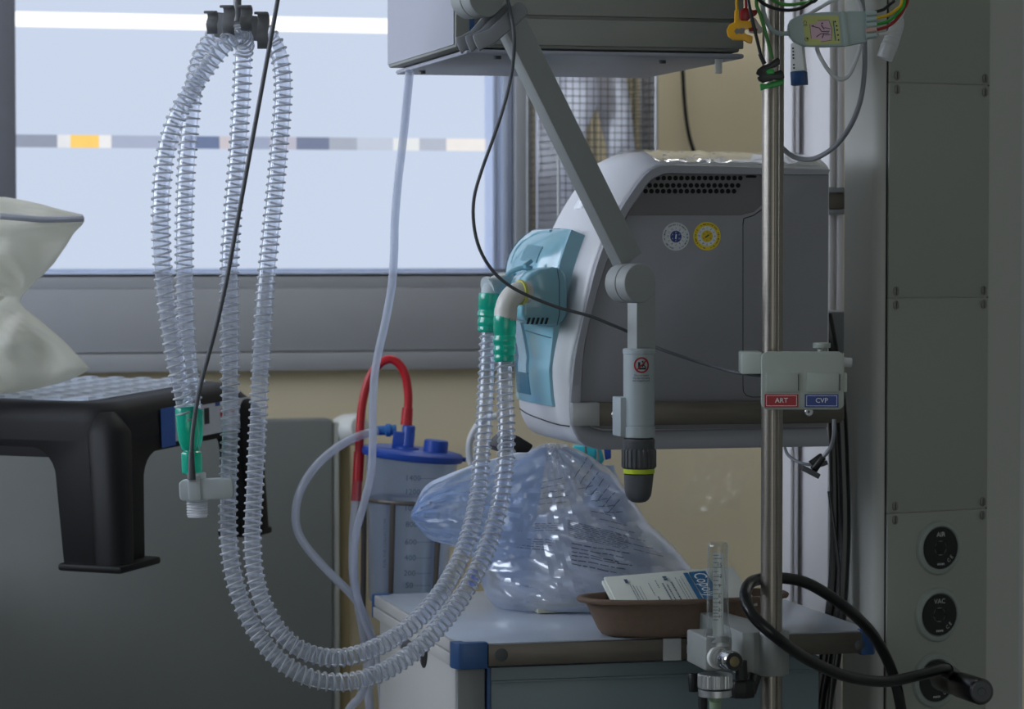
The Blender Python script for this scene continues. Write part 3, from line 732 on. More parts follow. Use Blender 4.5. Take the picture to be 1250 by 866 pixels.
# ------------------------------------------------------------------ trolley
ZT = .86
cFL = Pz(557, 787, ZT); cBL = Pz(452, 726, ZT); cFR = Pz(1071, 770, ZT)
x0 = (cFL.x + cBL.x) / 2; y0 = (cFL.y + cFR.y) / 2; x1 = cFR.x; y1 = cBL.y
print('cart', cFL, cBL, cFR)
M_top = pm('trolley_top', (172, 180, 192), 0.26, var=0.012, scale=12)
M_cream = pm('trolley_cream', (168, 168, 166), 0.45, var=0.012)
M_drawer = pm('drawer_grey', (112, 128, 134), 0.4, var=0.015)
cart = thing('trolley', 'grey topped trolley with blue corner bumpers below the ventilator', 'trolley', ((x0 + x1) / 2, (y0 + y1) / 2, 0))
TH = .031
obj('top', box(x0 + .004, x1 - .004, y0 + .004, y1, ZT - .028, ZT), M_top, cart, bev=.002)
obj('top_edge', merge(box(x0, x0 + .006, y0 + .02, y1 - .02, ZT - .014, ZT + .001), box(x0 - .002, x0 + .006, y0 + .02, y1 - .02, ZT - TH, ZT - .015)), M_cream, cart, bev=.0015, label='cream edge strip')
def corner(cx, cy, sx, sy, w=.040):
    # L shaped bumper with a rounded outer corner
    o = [(0, 0), (w, 0), (w, .012), (.014, .012), (.014, w * .55), (0, w * .55)]
    p = [(w, -.002), (.012, -.002), (.005, 0), (.0015, .004), (-.002, .012), (-.002, w * .55), (.014, w * .55), (.014, .012), (w, .012)]
    return prism([Vector((cx + sx * a, cy + sy * b, ZT - TH - .001)) for a, b in p], (0, 0, TH + .0025))
for cx, cy, sx, sy, w in ((x0, y0, 1, 1, .042), (x1, y0, -1, 1, .022), (x0, y1, 1, -1, .026), (x1, y1, -1, -1, .026)):
    obj('corner_bumper', corner(cx, cy, sx, sy, w), M_bumper, cart, bev=.0012, label='blue corner bumper')
rl = obj('front_rail', box(x0 + .0425, x1 - .0225, y0 - .004, y0 + .006, ZT - TH + .002, ZT - .0015), M_dsteel, cart, bev=.001, label='steel front rail')
def on_front(px, py): return Py(px, py, y0 - .004)
b = on_front(612, 800); obj('rail_plug', revd([(.0085, 0), (.0085, .0008), (.007, .0012)], b, -YV, 24), M_dgrey, rl)
pA, pB = on_front(809, 800), on_front(831, 800)
obj('rail_joint', box(pA.x, pB.x, y0 - .0055, y0 - .003, ZT - TH + .0015, ZT - .001), M_alu, rl)
b = on_front(1049, 788); obj('rail_plug', revd([(.0065, 0), (.0065, .0008), (.005, .0012)], b, -YV, 24), M_dgrey, rl)
# carcass
bx0, bx1, by0, by1 = x0 + .006, x1 - .075, y0 + .014, y1 - .03
obj('carcass', box(bx0, bx1, by0 + .012, by1, .14, ZT - TH + .002), M_cream, cart, bev=.002)
zt_ = ZT - TH - .002
xs_ = bx0 + .045
obj('front_post', box(bx0, bx0 + .036, by0, by0 + .014, .14, zt_), pm('post_grey', (122, 126, 126), .45), cart, bev=.002)
obj('blue_trim', box(bx0 + .0385, bx0 + .0425, by0 - .002, by0 + .012, .14, zt_), M_bumper, cart, label='blue trim line')
zz_ = zt_
for h in (.16, .16, .34):
    d = obj('drawer', box(bx0 + .0435, bx1, by0, by0 + .013, zz_ - h + .003, zz_), M_drawer, cart, bev=.0015)
    obj('drawer_lip', box(bx0 + .0435, bx1 - .001, by0 - .004, by0 + .001, zz_ - .020, zz_ - .017), M_drawer, d, bev=.0007)
    zz_ -= h
P = Px_ = None
def on_left(px, py):
    d = ray(px, py); return CAM + d * (bx0 / d.x)
hp = on_left(517, 792)
obj('side_grip', revd([(.026, -.004), (.026, .001), (.023, .0015), (.022, .0006)], hp, -XV, 30), M_black, cart, label='black round opening in the side')
obj('side_knob', cyl(on_left(502, 783) + XV * .004, on_left(502, 783) - XV * .016, .010, None, 20, .002), M_mgrey, cart)
for cx in (bx0 + .05, bx1 - .05):
    for cy in (by0 + .05, by1 - .05):
        c = obj('caster', merge(cyl((cx - .015, cy, .05), (cx + .015, cy, .05), .05, None, 24, .006), box(cx - .02, cx + .02, cy - .02, cy + .02, .095, .142)), M_dgrey, cart)
# ------------------------------------------------------------------ steel pole in front of the trolley and the clamp block
tp = 3.50
pA_, pB_ = Pt(945, 120, tp), Pt(940, 800, tp)
px_, py_ = (pA_.x + pB_.x) / 2, (pA_.y + pB_.y) / 2
rp = 13.3 * k(tp)
def pole_prof():
    out = []
    nd = cv(.30, -1).normalized(); a0 = math.atan2(nd.y, nd.x)
    for i in range(64):
        a = 2 * math.pi * i / 64; d = (a - a0 + math.pi) % (2 * math.pi) - math.pi
        r = rp - (.0022 if abs(d) < .15 or abs(d + 2.0) < .15 or abs(d - 2.0) < .15 else 0)
        out.append((r * math.cos(a), r * math.sin(a)))
    return out
lean = Vector((pA_.x - pB_.x, pA_.y - pB_.y, 0)) / (pA_.z - pB_.z)
pole = thing('equipment_pole', 'grooved steel pole standing upright before the ventilator', 'pole', (px_, py_, 0))
obj('pole', prism([Vector((px_ + x, py_ + y, .03)) for x, y in pole_prof()], (0, 0, 2.05)), M_steel, pole, angle=25)
obj('foot', rev([(.10, .0), (.10, .012), (.03, .022), (.022, .06)], frame((px_, py_, 0), XV, YV, ZV), 32), M_dgrey, pole)
obj('top_hook', tube(spline([Vector((px_, py_, 2.07)), Vector((px_ + .03, py_, 2.11)), Vector((px_ + .07, py_, 2.10)), Vector((px_ + .08, py_, 2.06)), Vector((px_ + .10, py_, 2.08))], 6), .004, 10), M_steel, pole)
M_clamp = pm('clamp_grey', (140, 144, 142), .45, var=.015)
cl = thing('pole_clamp', 'grey clamp block holding the steel pole to the trolley rail', 'clamp', Pt(935, 800, tp))
zA_, zB_ = Pt(940, 772, tp).z, Pt(940, 826, tp).z
ring = [(rp * 1.5 * math.cos(math.radians(a)), rp * 1.5 * math.sin(math.radians(a))) for a in range(-100, 90, 12)]
Mc = frame(Vector((px_, py_, 0)), XV, YV, ZV)
rbk = 1.42 * rp
blockp = [(-.040, .016), (-.040, -.008), (-.026, -.012)] + [(rbk * math.cos(math.radians(a)), rbk * math.sin(math.radians(a))) for a in range(200, 350, 15)] + [(.022, -.004), (.022, .018), (0, y0 - .005 - py_), (-.03, y0 - .005 - py_)]
obj('block', prism([Mc @ Vector((a, b, zB_)) for a, b in blockp], (0, 0, zA_ - zB_)), M_clamp, cl, bev=.0015)
kb1 = Pt(912, 850, 3.47)
obj('clamp_knob', rev([(.010, 0), (.0165, .001), (.0175, .006), (.0175, .018), (.016, .021), (.008, .022), (.007, .045)], frame(Pt(905, 852, 3.475), XV, YV, ZV), 8), M_black, cl, angle=30, label='black clamp knob')
obj('knob_stem', cyl(Pt(915, 845, 3.485), Pt(922, 824, 3.49), .008), M_black, cl)
# ------------------------------------------------------------------ oxygen flow meter
M_acr = clear('acrylic', tint=(238, 240, 240), body=(210, 214, 214), opac=.03, rough=.05, edge=.6, base=.04, edge_body=.3)
tf = 3.42; kf = k(tf)
fm = thing('flow_meter', 'clear tube flow meter with chrome knob in front of the trolley rail', 'flow meter', Pt(872, 800, tf))
bz0, bz1 = Pt(870, 820, tf).z, Pt(870, 779, tf).z
f0 = Pt(838, 800, 3.50); f1 = Pt(861, 800, tf); f2 = Pt(894, 800, tf + .005)
f3 = f2 + (f0 - f1)
obj('body', prism([Vector((p.x, p.y, bz0)) for p in (f0, f1, f2, f3)], (0, 0, bz1 - bz0)), M_clamp, fm, bev=.003, seg=3)
cx = Pt(876, 787, tf + .015); Mt = frame(Vector((cx.x, cx.y, 0)), XV, YV, ZV)
def zf(py): return Pt(876, py, tf + .015).z
kt_ = k(tf + .015)
obj('sight_tube', rev([(10 * kt_, zf(662)), (11.5 * kt_, zf(663.5)), (12.3 * kt_, zf(667)), (13.6 * kt_, zf(760)), (17 * kt_, zf(774)), (17.5 * kt_, zf(785)), (15 * kt_, zf(786))], Mt, 32), M_acr, fm, label='clear acrylic outer tube')
obj('inner_tube', rev([(4.4 * kt_, zf(680)), (4.8 * kt_, zf(778)), ], Mt, 20), clear('acrylic_inner', opac=.22, body=(225, 228, 228), rough=.1, edge=.5, base=.05), fm)
obj('tube_seat', rev([(17.4 * kt_, zf(788)), (17.4 * kt_, zf(783)), (12 * kt_, zf(776))], Mt, 32), M_alu, fm)
nf = cv(.0, -1)
Mx = face_frame(Vector((cx.x, cx.y, 0)) + nf * (7.0 * kt_), nf)
obj('scale_plate', prism([Mx @ Vector(p) for p in ((-6.5 * kt_, zf(778), -.0012), (6.5 * kt_, zf(778), -.0012), (6.5 * kt_, zf(674), -.0012), (-6.5 * kt_, zf(674), -.0012))], nf * .0006), pm('scale_white', (214, 218, 216), .5), fm)
tx = [textgeo(s, 6.4 * kt_, Mx @ Matrix.Translation((1.5 * kt_, zf(y), 0)), 0) for s, y in (('15', 689), ('12', 702.5), ('9', 714.5), ('6', 727), ('4', 735), ('2', 744), ('1', 752))]
for i, y in enumerate((677, 681, 686, 692, 697, 703, 708, 713.5, 719, 724, 730, 735, 740, 744, 748, 752, 756)):
    w = 8 if i % 2 else 5
    tx.append(([Mx @ Vector(p) for p in ((-6 * kt_, zf(y) - .0003, 0), ((-6 + w * 1.3) * kt_, zf(y) - .0003, 0), ((-6 + w * 1.3) * kt_, zf(y) + .0003, 0), (-6 * kt_, zf(y) + .0003, 0))], [(0, 1, 2, 3)]))
obj('scale_marks', merge(*tx), M_ink, fm, smooth=False, label='printed scale')
obj('float', rev([(.5 * kt_, zf(757)), (4.2 * kt_, zf(763)), (4.2 * kt_, zf(766)), (2 * kt_, zf(768))], Mt, 14), M_dgrey, fm)
ka, kb_ = Pt(876, 803, tf + .004), Pt(896, 808, tf - .045)
d_ = (kb_ - ka).normalized(); Lk = (kb_ - ka).length
obj('knob_collar', cyl(ka - d_ * .008, ka + d_ * .006, 14 * kf, None, 28, .002), M_white, fm)
kn_ = obj('knob', revd([(9.5 * kf, .004), (11 * kf, .006), (11 * kf, Lk * .45), (12.2 * kf, Lk * .5), (12.2 * kf, Lk - .002), (11 * kf, Lk)], ka, d_, 28), M_chrome, fm, label='chrome control knob')
obj('knob_face', revd([(11 * kf, 0), (10.6 * kf, .0012), (6.5 * kf, .0012)], kb_, d_, 28), M_black, kn_)
obj('knob_disc', revd([(6.4 * kf, 0), (6.2 * kf, .002), (3 * kf, .0024)], kb_, d_, 24), pm('brass_dark', (120, 110, 80), .4, metal=.6), kn_)
tb = tf + .02; kt2 = k(tb)
def zn(py): return Pt(873, py, tb).z
cn = Pt(873, 830, tb); Mn = frame(Vector((cn.x, cn.y, 0)), XV, YV, ZV)
def nut(ra, za_, zb_, n=26):
    vs, fs, m = [], [], n * 4
    for z, s in ((za_, .95), (za_ - .001, 1), (zb_ + .001, 1), (zb_, .95)):
        for i in range(m):
            a = 2 * math.pi * i / m; rr = ra * s * (1 if i % 4 < 2 else .96); vs.append(Mn @ Vector((rr * math.cos(a), rr * math.sin(a), z)))
    for j in range(3):
        for i in range(m): fs.append((j * m + i, j * m + (i + 1) % m, (j + 1) * m + (i + 1) % m, (j + 1) * m + i))
    fs += [tuple(range(m - 1, -1, -1)), tuple(3 * m + i for i in range(m))]
    return vs, fs
obj('ribbed_nut', nut(21.5 * kt2, zn(823), zn(840)), M_alu, fm, angle=20)
obj('lower_collar', rev([(18 * kt2, zn(841)), (20.5 * kt2, zn(842)), (20.5 * kt2, zn(850)), (14 * kt2, zn(851))], Mn, 32), M_alu, fm)
obj('outlet', rev([(9 * kt2, zn(850)), (8.5 * kt2, zn(856)), (7.5 * kt2, zn(857)), (7 * kt2, zn(872)), (5 * kt2, zn(900))], Mn, 20), pm('outlet_green', (130, 150, 124), .4), fm, label='pale green outlet')
obj('back_bracket', box(Py(842, 820, y0 - .02).x, Py(858, 820, y0 - .02).x, y0 - .03, y0 - .005, Pt(845, 826, 3.5).z, Pt(845, 815, 3.5).z), M_alu, fm)
obj('bracket_knob', cyl(Pt(846, 822, 3.50), Pt(846.5, 845, 3.50), 6.5 * k(3.5), 5.5 * k(3.5), 16, .001), M_black, fm)
obj('bracket_leg', cyl(Pt(858, 850, 3.49), Pt(858, 880, 3.49), 5.5 * k(3.5)), M_black, fm)
# ------------------------------------------------------------------ transducer plate on the pole
tq = 3.455
tpz = thing('transducer_plate', 'pale plate marked ART and CVP clamped to the steel pole', 'transducer holder', Pt(980, 465, tq))
Pq = Pt(980, 465, tq); Mq = face_frame(Pq, cv(-.02, -1)); kq = k(tq)
M_pl = pm('plate_pale', (164, 172, 164), .42, var=.01)
obj('plate', plate(Mq, rrect(101 * kq, 71 * kq, 8 * kq, 5), -.010, 0), M_pl, tpz, bev=.0015)
obj('slots', merge(*[plate(Mq, [(a * kq, b * kq), (c * kq, b * kq), (c * kq, d * kq), (a * kq, d * kq)], -.001, .0016) for a, b, c, d in ((-45, -14, -5, 10), (-5, -14, -3.5, 10), (5, -14, 44, 10))]), M_pl, tpz, bev=.0006)
for a in (-5.5, 45): obj('slot_gap', plate(Mq, [((a - .6) * kq, -12 * kq), ((a + .6) * kq, -12 * kq), ((a + .6) * kq, 8 * kq), ((a - .6) * kq, 8 * kq)], .0010, .0019), M_dgrey, tpz)
for cx_, col, s in ((-26, (158, 22, 36), 'ART'), (23, (30, 58, 128), 'CVP')):
    l = obj('label_plate', plate(Mq, [((cx_ + a * 20.5) * kq, (-24.5 + b * 8) * kq) for a, b in ((-1, -1), (1, -1), (1, 1), (-1, 1))], 0, .0012), pm('label_' + s, col, .45, var=.02), tpz, label=s + ' label')
    fr_ = []
    for a0, a1, b0, b1 in ((-18.6, 18.6, 6, 6.5), (-18.6, 18.6, -6.5, -6), (-18.6, -18.1, -6.5, 6.5), (18.1, 18.6, -6.5, 6.5)):
        fr_.append(plate(Mq, [((cx_ + a) * kq, (-24.5 + b) * kq) for a, b in ((a0, b0), (a1, b0), (a1, b1), (a0, b1))], .0011, .0015))
    obj('lettering', merge(textgeo(s, 8.4 * kq, Mq @ Matrix.Translation((cx_ * kq, -24.3 * kq, .0014)), .0001), *fr_), M_winkk, l, smooth=False)
Pb = Pt(917, 445, 3.475)
obj('clamp_arm', prism([Pt(905, 430, 3.47), Pt(931, 430, 3.462), Pt(931, 457, 3.462), Pt(905, 457, 3.47)], FH * .045), M_pl, tpz, bev=.002)
tk = 3.475
obj('top_screw', merge(revd([(14 * 0 + 10.5 * kq, 0), (11 * kq, .001), (11 * kq, .006), (7 * kq, .0065)], Pt(1003, 425, tk), ZV, 14), cyl(Pt(1003, 432, tk), Pt(1003, 424, tk), 5 * kq)), M_pl, tpz)
obj('side_screw', cyl(Pt(1024, 442, tk), Pt(1040, 443, tk), 6 * kq, None, 18, .001), M_lgrey, tpz)
obj('side_lug', plate(Mq, rrect(6 * kq, 24 * kq, 2 * kq, 3, 51 * kq, -2 * kq), -.008, -.001), M_pl, tpz)
# ------------------------------------------------------------------ hanging equipment shelf at the top
yS = 3.42
M_shelf = pm('shelf_grey', (140, 142, 136), .5, var=.012)
M_shelfl = pm('shelf_side', (160, 162, 174), .45, var=.01)
sA, sB = Py(556, 64, yS), Py(907, 68, yS); sh = .42
zb_ = Py(700, 66.5, yS).z
shelf = thing('hanging_shelf', 'large grey drawer unit hanging from above over the ventilator', 'shelf unit', ((sA.x + sB.x) / 2, yS + sh / 2, zb_))
zdr = Py(560, 60, yS).z; zc_ = zb_ + .33
xi = Py(581, 66, yS).x
obj('drawer_box', box(sA.x, sB.x - .004, yS, yS + sh - .01, zdr + .002, zc_), M_shelf, shelf, bev=.003)
obj('side_panel', box(sA.x - .0015, sA.x + .001, yS + .004, yS + sh - .014, zdr + .006, zc_ - .004), M_shelfl, shelf, label='paler side panel')
obj('base_tray', box(sA.x + .012, sB.x, yS - .0065, yS + sh, zb_ - .002, zdr), M_shelfl, shelf, bev=.003, label='pale speckled tray underneath')
zg = Py(700, 22, yS).z
obj('drawer_front', box(sA.x + .032, sB.x - .001, yS - .006, yS, zdr + .006, zg - .002), M_shelf, shelf, bev=.0015)
obj('upper_drawer', box(sA.x + .032, sB.x - .001, yS - .006, yS, zg + .002, zc_ - .01), M_shelf, shelf, bev=.0015)
bp = Py(576, 25, yS - .001); obj('blue_trim', box(bp.x - .003, bp.x + .003, yS - .002, yS, zdr + .008, zc_ - .02), M_bumper, shelf, label='dark blue trim')
for x, s in ((Py(612, 66, yS).x, .02), (sA.x + .03, .33), (sB.x - .09, .05)):
    obj('foot_screw', cyl((x, yS + s, zb_ - .002), (x, yS + s, zb_ - .006), .0045, None, 14), M_dgrey, shelf)
pc_ = Py(876, 76, yS + .01)
obj('dangling_clip', box(pc_.x - .004, pc_.x + .005, yS + .006, yS + .010, Py(876, 90, yS + .01).z, zb_), M_white, shelf, bev=.001, label='small clear clip hanging under the tray')
obj('ceiling_arm', box((sA.x + sB.x) / 2 - .05, (sA.x + sB.x) / 2 + .05, yS + .15, yS + .25, zc_, ZC), M_shelf, shelf, bev=.004)
# ------------------------------------------------------------------ supply column
CA = math.radians(28)
ea, eb = cv(math.cos(CA), math.sin(CA)), cv(-math.sin(CA), math.cos(CA)); en = -eb
Pc = Pt(1072, 433, 3.95); Pc.z = 0
Mcol = frame(Pc, ea, eb, ZV)
M_col = pm('column_paint', (182, 183, 177), .5, var=.008, scale=3)
M_panel = pm('column_panel', (154, 157, 148), .5, var=.008, scale=3)
col = thing('supply_column', 'tall grey medical supply column with screwed panels and round gas outlets', 'supply column', Pc)
def cp(px, py, off=0): return Pp(px, py, Pc + en * off, en)
wcol = (cp(1246, 433) - Pc).dot(ea)
rc = .020
plan = [(rc - rc * math.cos(math.radians(a)), rc - rc * math.sin(math.radians(a))) for a in range(0, 91, 10)] + [(wcol, 0), (wcol, .083), (0, .083)]
plan = [(x, y) for x, y in plan]
obj('body', prism([Mcol @ Vector((x, y, .0)) for x, y in plan], (0, 0, ZC)), M_col, col, angle=30)
obj('side_edge', prism([Mcol @ Vector(p) for p in ((wcol, .002, 0), (wcol + .012, .006, 0), (wcol + .012, .08, 0), (wcol, .08, 0))], (0, 0, ZC)), M_lgrey, col)
xa = (cp(1082.5, 400) - Pc).dot(ea); xb = (cp(1204.5, 400) - Pc).dot(ea)
zs = [cp(1145, y).z for y in (102.5, 363.5, 623.5)]
zs = [2.3, zs[0], zs[1], zs[2], .55]
M_screw = pm('screw_steel', (140, 138, 132), .25, metal=1.0)
pans = []
for i in range(4):
    p = obj('panel', boxm(Mcol, xa, xb, -.0035, .002, zs[i + 1] + .0008, zs[i] - .0008), M_panel, col, bev=.0007)
    pans.append(p)
    for zc2 in (zs[i + 1] + .0095, zs[i] - .0095):
        for xx in (xa + .0125, xb - .0085):
            P = Mcol @ Vector((xx, -.0035, zc2)); Ms_ = face_frame(P, en)
            s = obj('screw', plate(Ms_, rrect(.0092, .0128, .0045, 4), 0, .0016), M_screw, p, bev=.0005)
            obj('screw_slot', plate(Ms_, [(-.0007, -.005), (.0007, -.005), (.0007, .005), (-.0007, .005)], .0015, .00175), M_black, s)
obj('seam', merge(*[boxm(Mcol, x - .0012, x + .0012, -.0006, .001, .55, 2.3) for x in (xa - .0005, xb + .0005)]), M_seam, col)
# slots of the screws, one mesh per screw head pattern
M_ring_o = pm('outlet_ring', (150, 160, 152), .5); M_disc = pm('outlet_black', (14, 14, 15), .4)
for i, (px, py, txt) in enumerate(((1146, 669, 'AIR'), (1144.5, 750.5, 'VAC'), (1141, 831, ''))):
    P = cp(px, py, .0035); Mo = face_frame(P, en); kk_ = k(3.98)
    o = obj('gas_outlet', revd([(34 * kk_, 0), (34 * kk_, .001), (32 * kk_, .004), (27.5 * kk_, .0055), (26 * kk_, .003)], P, en, 44), M_ring_o, col, label='round outlet marked ' + txt if txt else 'lowest round outlet with the plug in it')
    obj('outlet_disc', merge(ring2(Mo, 9 * kk_, 25.8 * kk_, .0046, 44)), M_disc, o)
    obj('outlet_socket', merge(revd([(9 * kk_, .0046), (8.4 * kk_, .0046), (8 * kk_, -.0), (3 * kk_, -.0)], P, en, 6)), pm('socket_dark', (7, 7, 8), .5), o)
    t = [textgeo('C E', 6.5 * kk_, Mo @ Matrix.Translation((14 * kk_, -14 * kk_, .005)) @ Matrix.Rotation(math.radians(45), 4, 'Z'), 0)]
    if txt: t.append(textgeo(txt, 8.5 * kk_, Mo @ Matrix.Translation((0, 16.5 * kk_, .005)), 0))
    for q in range(5): t.append(([Mo @ Vector(v) for v in (((q * 2.2 - 5) * kk_, -21 * kk_, .005), ((q * 2.2 - 3.6) * kk_, -21 * kk_, .005), ((q * 2.2 - 3.6) * kk_, -18.6 * kk_, .005), ((q * 2.2 - 5) * kk_, -18.6 * kk_, .005))], [(0, 1, 2, 3)]))
    obj('lettering', merge(*t), pm('outlet_print', (205, 207, 205), .6), o, smooth=False)
# ------------------------------------------------------------------ black gas hose with plug, looped round the pole
gh = [(1168, 836, 3.83), (1162, 822, 3.80), (1150, 817, 3.76), (1125, 824, 3.72), (1080, 832.5, 3.66), (1033, 826, 3.58), (987, 806, 3.50), (950, 780, 3.43), (920, 753, 3.43), (910, 730, 3.45), (914, 714, 3.50), (927, 707.5, 3.545), (955, 706, 3.575), (988, 713.5, 3.60), (1027, 738, 3.64), (1058, 766, 3.70), (1077, 794, 3.74), (1091, 826, 3.76), (1100, 866, 3.77), (1106, 920, 3.79), (1105, 1000, 3.82), (1090, 1150, 3.85)]
gt = thing('gas_hose', 'thick black gas hose looped round the steel pole with its plug in the outlet', 'hose', Pt(914, 714, 3.5))
obj('hose', tube(resample(spline(ppx(gh), 10), .008), 7.2 * k(3.55), 14), M_rubber, gt)
d0 = (Pt(1199, 846, 3.70) - Pt(1148, 828, 3.90)).normalized()
pA_ = Pt(1148, 830, 3.90)
pl0, pl1 = Pt(1150, 829, 3.885), Pt(1198, 845, 3.70)
Lp = (pl1 - pl0).length
plug = obj('plug', revd([(.012, -.02), (.0165, 0), (.0165, Lp * .30), (.0135, Lp * .36), (.0135, Lp * .44), (.0172, Lp * .5), (.0172, Lp - .004), (.0145, Lp)], pl0, pl1 - pl0, 28), M_rubber, gt, label='black plug in the outlet')
obj('plug_face', revd([(.0138, 0), (.0125, .0015), (.006, .0015), (.005, .0008)], pl1, pl1 - pl0, 24), M_dgrey, plug)
obj('hose_ferrule', tube(resample(spline([Pt(1173, 842, 3.845), Pt(1169, 832, 3.83), Pt(1163, 823.5, 3.805), Pt(1155, 818.5, 3.775)], 5), .003), 9 * k(3.8), 16), M_rubber, gt)
# ------------------------------------------------------------------ wall rails behind the ventilator
M_post = pm('post_white', (214, 212, 214), .35, var=.01)
yP = 4.10
def post(name, pxl, pxf, depth, y, label):
    xl = Py(pxl, 140, y).x; xf = Py(pxf, 140, y).x
    t = thing(name, label, 'rail post', ((xl + xf) / 2, y, 0))
    w = xf - xl
    obj('profile', prism([Vector(p) for p in ((xl, y, .0), (xl + .3 * w, y - .0, .0), (xl + .3 * w, y + .006, .0), (xl + .55 * w, y + .006, .0), (xl + .55 * w, y, .0), (xf, y, .0), (xf, y + depth, .0), (xl, y + depth, .0))], (0, 0, ZC)), M_post, t, bev=.0012)
    return t
post('mounting_post', 966.5, 976, .10, 4.16, 'narrow pale upright post just behind the steel pole')
p2 = post('mounting_post', 1012.5, 1031, .20, 4.05, 'wider pale upright post beside the supply column')
q0, q1 = Py(1007, 262, 4.03), Py(1031, 229, 4.03)
obj('rail_clamp', merge(box(q0.x, q1.x, 4.02, 4.05, q0.z + .008, q1.z - .008), ), M_dsteel, p2, bev=.001, label='steel clamp block')
obj('clamp_flange', box(q0.x - .004, q1.x - .001, 4.015, 4.055, q1.z - .008, q1.z), M_mgrey, p2, bev=.001); obj('clamp_flange', box(q0.x - .004, q1.x - .001, 4.015, 4.055, q0.z, q0.z + .007), M_mgrey, p2, bev=.001)
# arm that carries the ventilator from the post
obj('support_beam', box(Py(1000, 400, 3.95).x - .02, Py(1000, 400, 3.95).x + .03, YV_ + .24, 4.06, Py(1000, 430, 3.9).z, Py(1000, 380, 3.9).z), M_mgrey, p2, bev=.002)
# ------------------------------------------------------------------ black cables hanging beside the column
for i, (pts, r, lab) in enumerate((
    ([(1008, 384, 3.98), (1013, 410, 3.98), (1020, 450, 3.99), (1026, 500, 4.0), (1029, 560, 4.0), (1031, 640, 4.0), (1028, 720, 4.0), (1020, 800, 4.0), (1008, 870, 4.0), (1000, 1000, 4.0)], 7.5, 'thick black cable hanging nearest to the supply column'),
    ([(1007, 396, 4.0), (1011, 430, 4.01), (1015, 480, 4.02), (1018, 560, 4.02), (1019, 650, 4.02), (1016, 720, 4.02), (1006, 800, 4.02), (995, 870, 4.02), (985, 1000, 4.02)], 6, 'black cable hanging between the post and the thicker cable'),
    ([(1012, 600, 3.99), (1020, 660, 3.985), (1024, 700, 3.985), (1022, 760, 3.985), (1015, 830, 3.985), (1010, 900, 3.985), (1010, 1000, 3.985)], 2.2, 'thin dark cable beside the two thick black cables'))):
    o = obj('hanging_cable', tube(resample(spline(ppx(pts)), .012), r * k(4.0), 10), M_rubber, None, loc=Pt(*pts[0]))
    tag(o, lab, 'cable', 'cables beside the column')
# small cable with dark connector under the rail
sc_ = thing('sensor_connector', 'small dark connector on a grey lead below the steel rail end', 'connector', Pt(997, 573, 3.72))
obj('lead', merge(tube(resample(spline(ppx([(958, 547, 3.75), (962, 556, 3.74), (972, 563, 3.73), (984, 567, 3.72), (992, 568, 3.72)])), .005), 2 * k(3.7), 8),
                  tube(resample(spline(ppx([(1018, 512, 3.70), (1018, 530, 3.70), (1014, 546, 3.71), (1006, 557, 3.715), (1000, 564, 3.72)])), .005), 2.6 * k(3.7), 8)), M_mgrey, sc_)
obj('plug', merge(cyl(Pt(1005, 558, 3.715), Pt(993, 574, 3.72), 4.2 * k(3.72), 5 * k(3.72), 14), bar(Pt(989, 566, 3.72), Pt(1003, 556, 3.722), .006, .010, FH)), M_black, sc_, bev=.0008)
obj('cap', bar(Pt(979, 571, 3.715), Pt(1000, 582, 3.715), .007, .014, FH), M_dgrey, sc_, bev=.001)
obj('wing', bar(Pt(1000, 568, 3.725), Pt(1008, 565, 3.73), .006, .010, FH), M_dgrey, sc_, bev=.001)

# ------------------------------------------------------------------ monitoring leads hanging from the pole hook
te = 3.42; ke = k(te)
M_mod = pm('module_pale', (160, 176, 174), .42, var=.012)
hook = Pt(960, -50, 3.44)
ecg = thing('lead_trunk', 'pale monitoring lead module with yellow diagram label and coloured wires', 'lead module', Pt(1010, 34, te))
Mm = face_frame(Pt(1010, 34, te), cv(.05, -1, .0), (ZV + RV * .06).normalized())
def ml(px, py): return ((px - 1010) * ke, -(py - 34) * ke)
mo = [(962.5, 33), (965, 27), (972, 22), (983, 18), (1008, 14.5), (1038, 11.5), (1056.5, 10.5), (1058, 13), (1060, 46), (1058.5, 49), (1036, 54.5), (1008, 57.5), (984, 58), (972, 54), (965, 47.5), (962.5, 40)]
mb = obj('module', plate(Mm, [ml(*p) for p in mo], -.013, 0), M_mod, ecg, bev=.0025, seg=3)
obj('module_band', plate(Mm, [ml(*p) for p in [(1024, 14), (1031, 13.3), (1038, 54), (1031.5, 55)]], 0, .0012), M_mod, mb, bev=.0004)
lb = obj('label', plate(Mm, [ml(*p) for p in [(979, 23), (983, 20.5), (1022.5, 18), (1027.5, 52), (990, 56.5), (984, 55)]], 0, .0005), pm('label_yellow', (190, 194, 118), .5), mb, label='yellow diagram label')
obj('torso_diagram', plate(Mm, [ml(*p) for p in [(988, 31), (997, 29.5), (997.5, 26), (1011, 24.5), (1015.5, 35), (1015.5, 49), (1003, 51.5), (1002, 48), (991, 48.5)]], .0004, .0008), pm('label_pink', (206, 170, 184), .5), lb)
def dash(pts, w, z=.0009):
    gs = []
    for (xa_, ya_), (xb_, yb_) in zip(pts, pts[1:]):
        a_, b_ = Vector(ml(xa_, ya_)), Vector(ml(xb_, yb_)); d = (b_ - a_).normalized() * (w * ke / 2); n_ = Vector((-d.y, d.x))
        gs.append(([Mm @ Vector((p.x, p.y, z)) for p in (a_ + n_, b_ + n_, b_ - n_, a_ - n_)], [(0, 1, 2, 3)]))
    return merge(*gs)
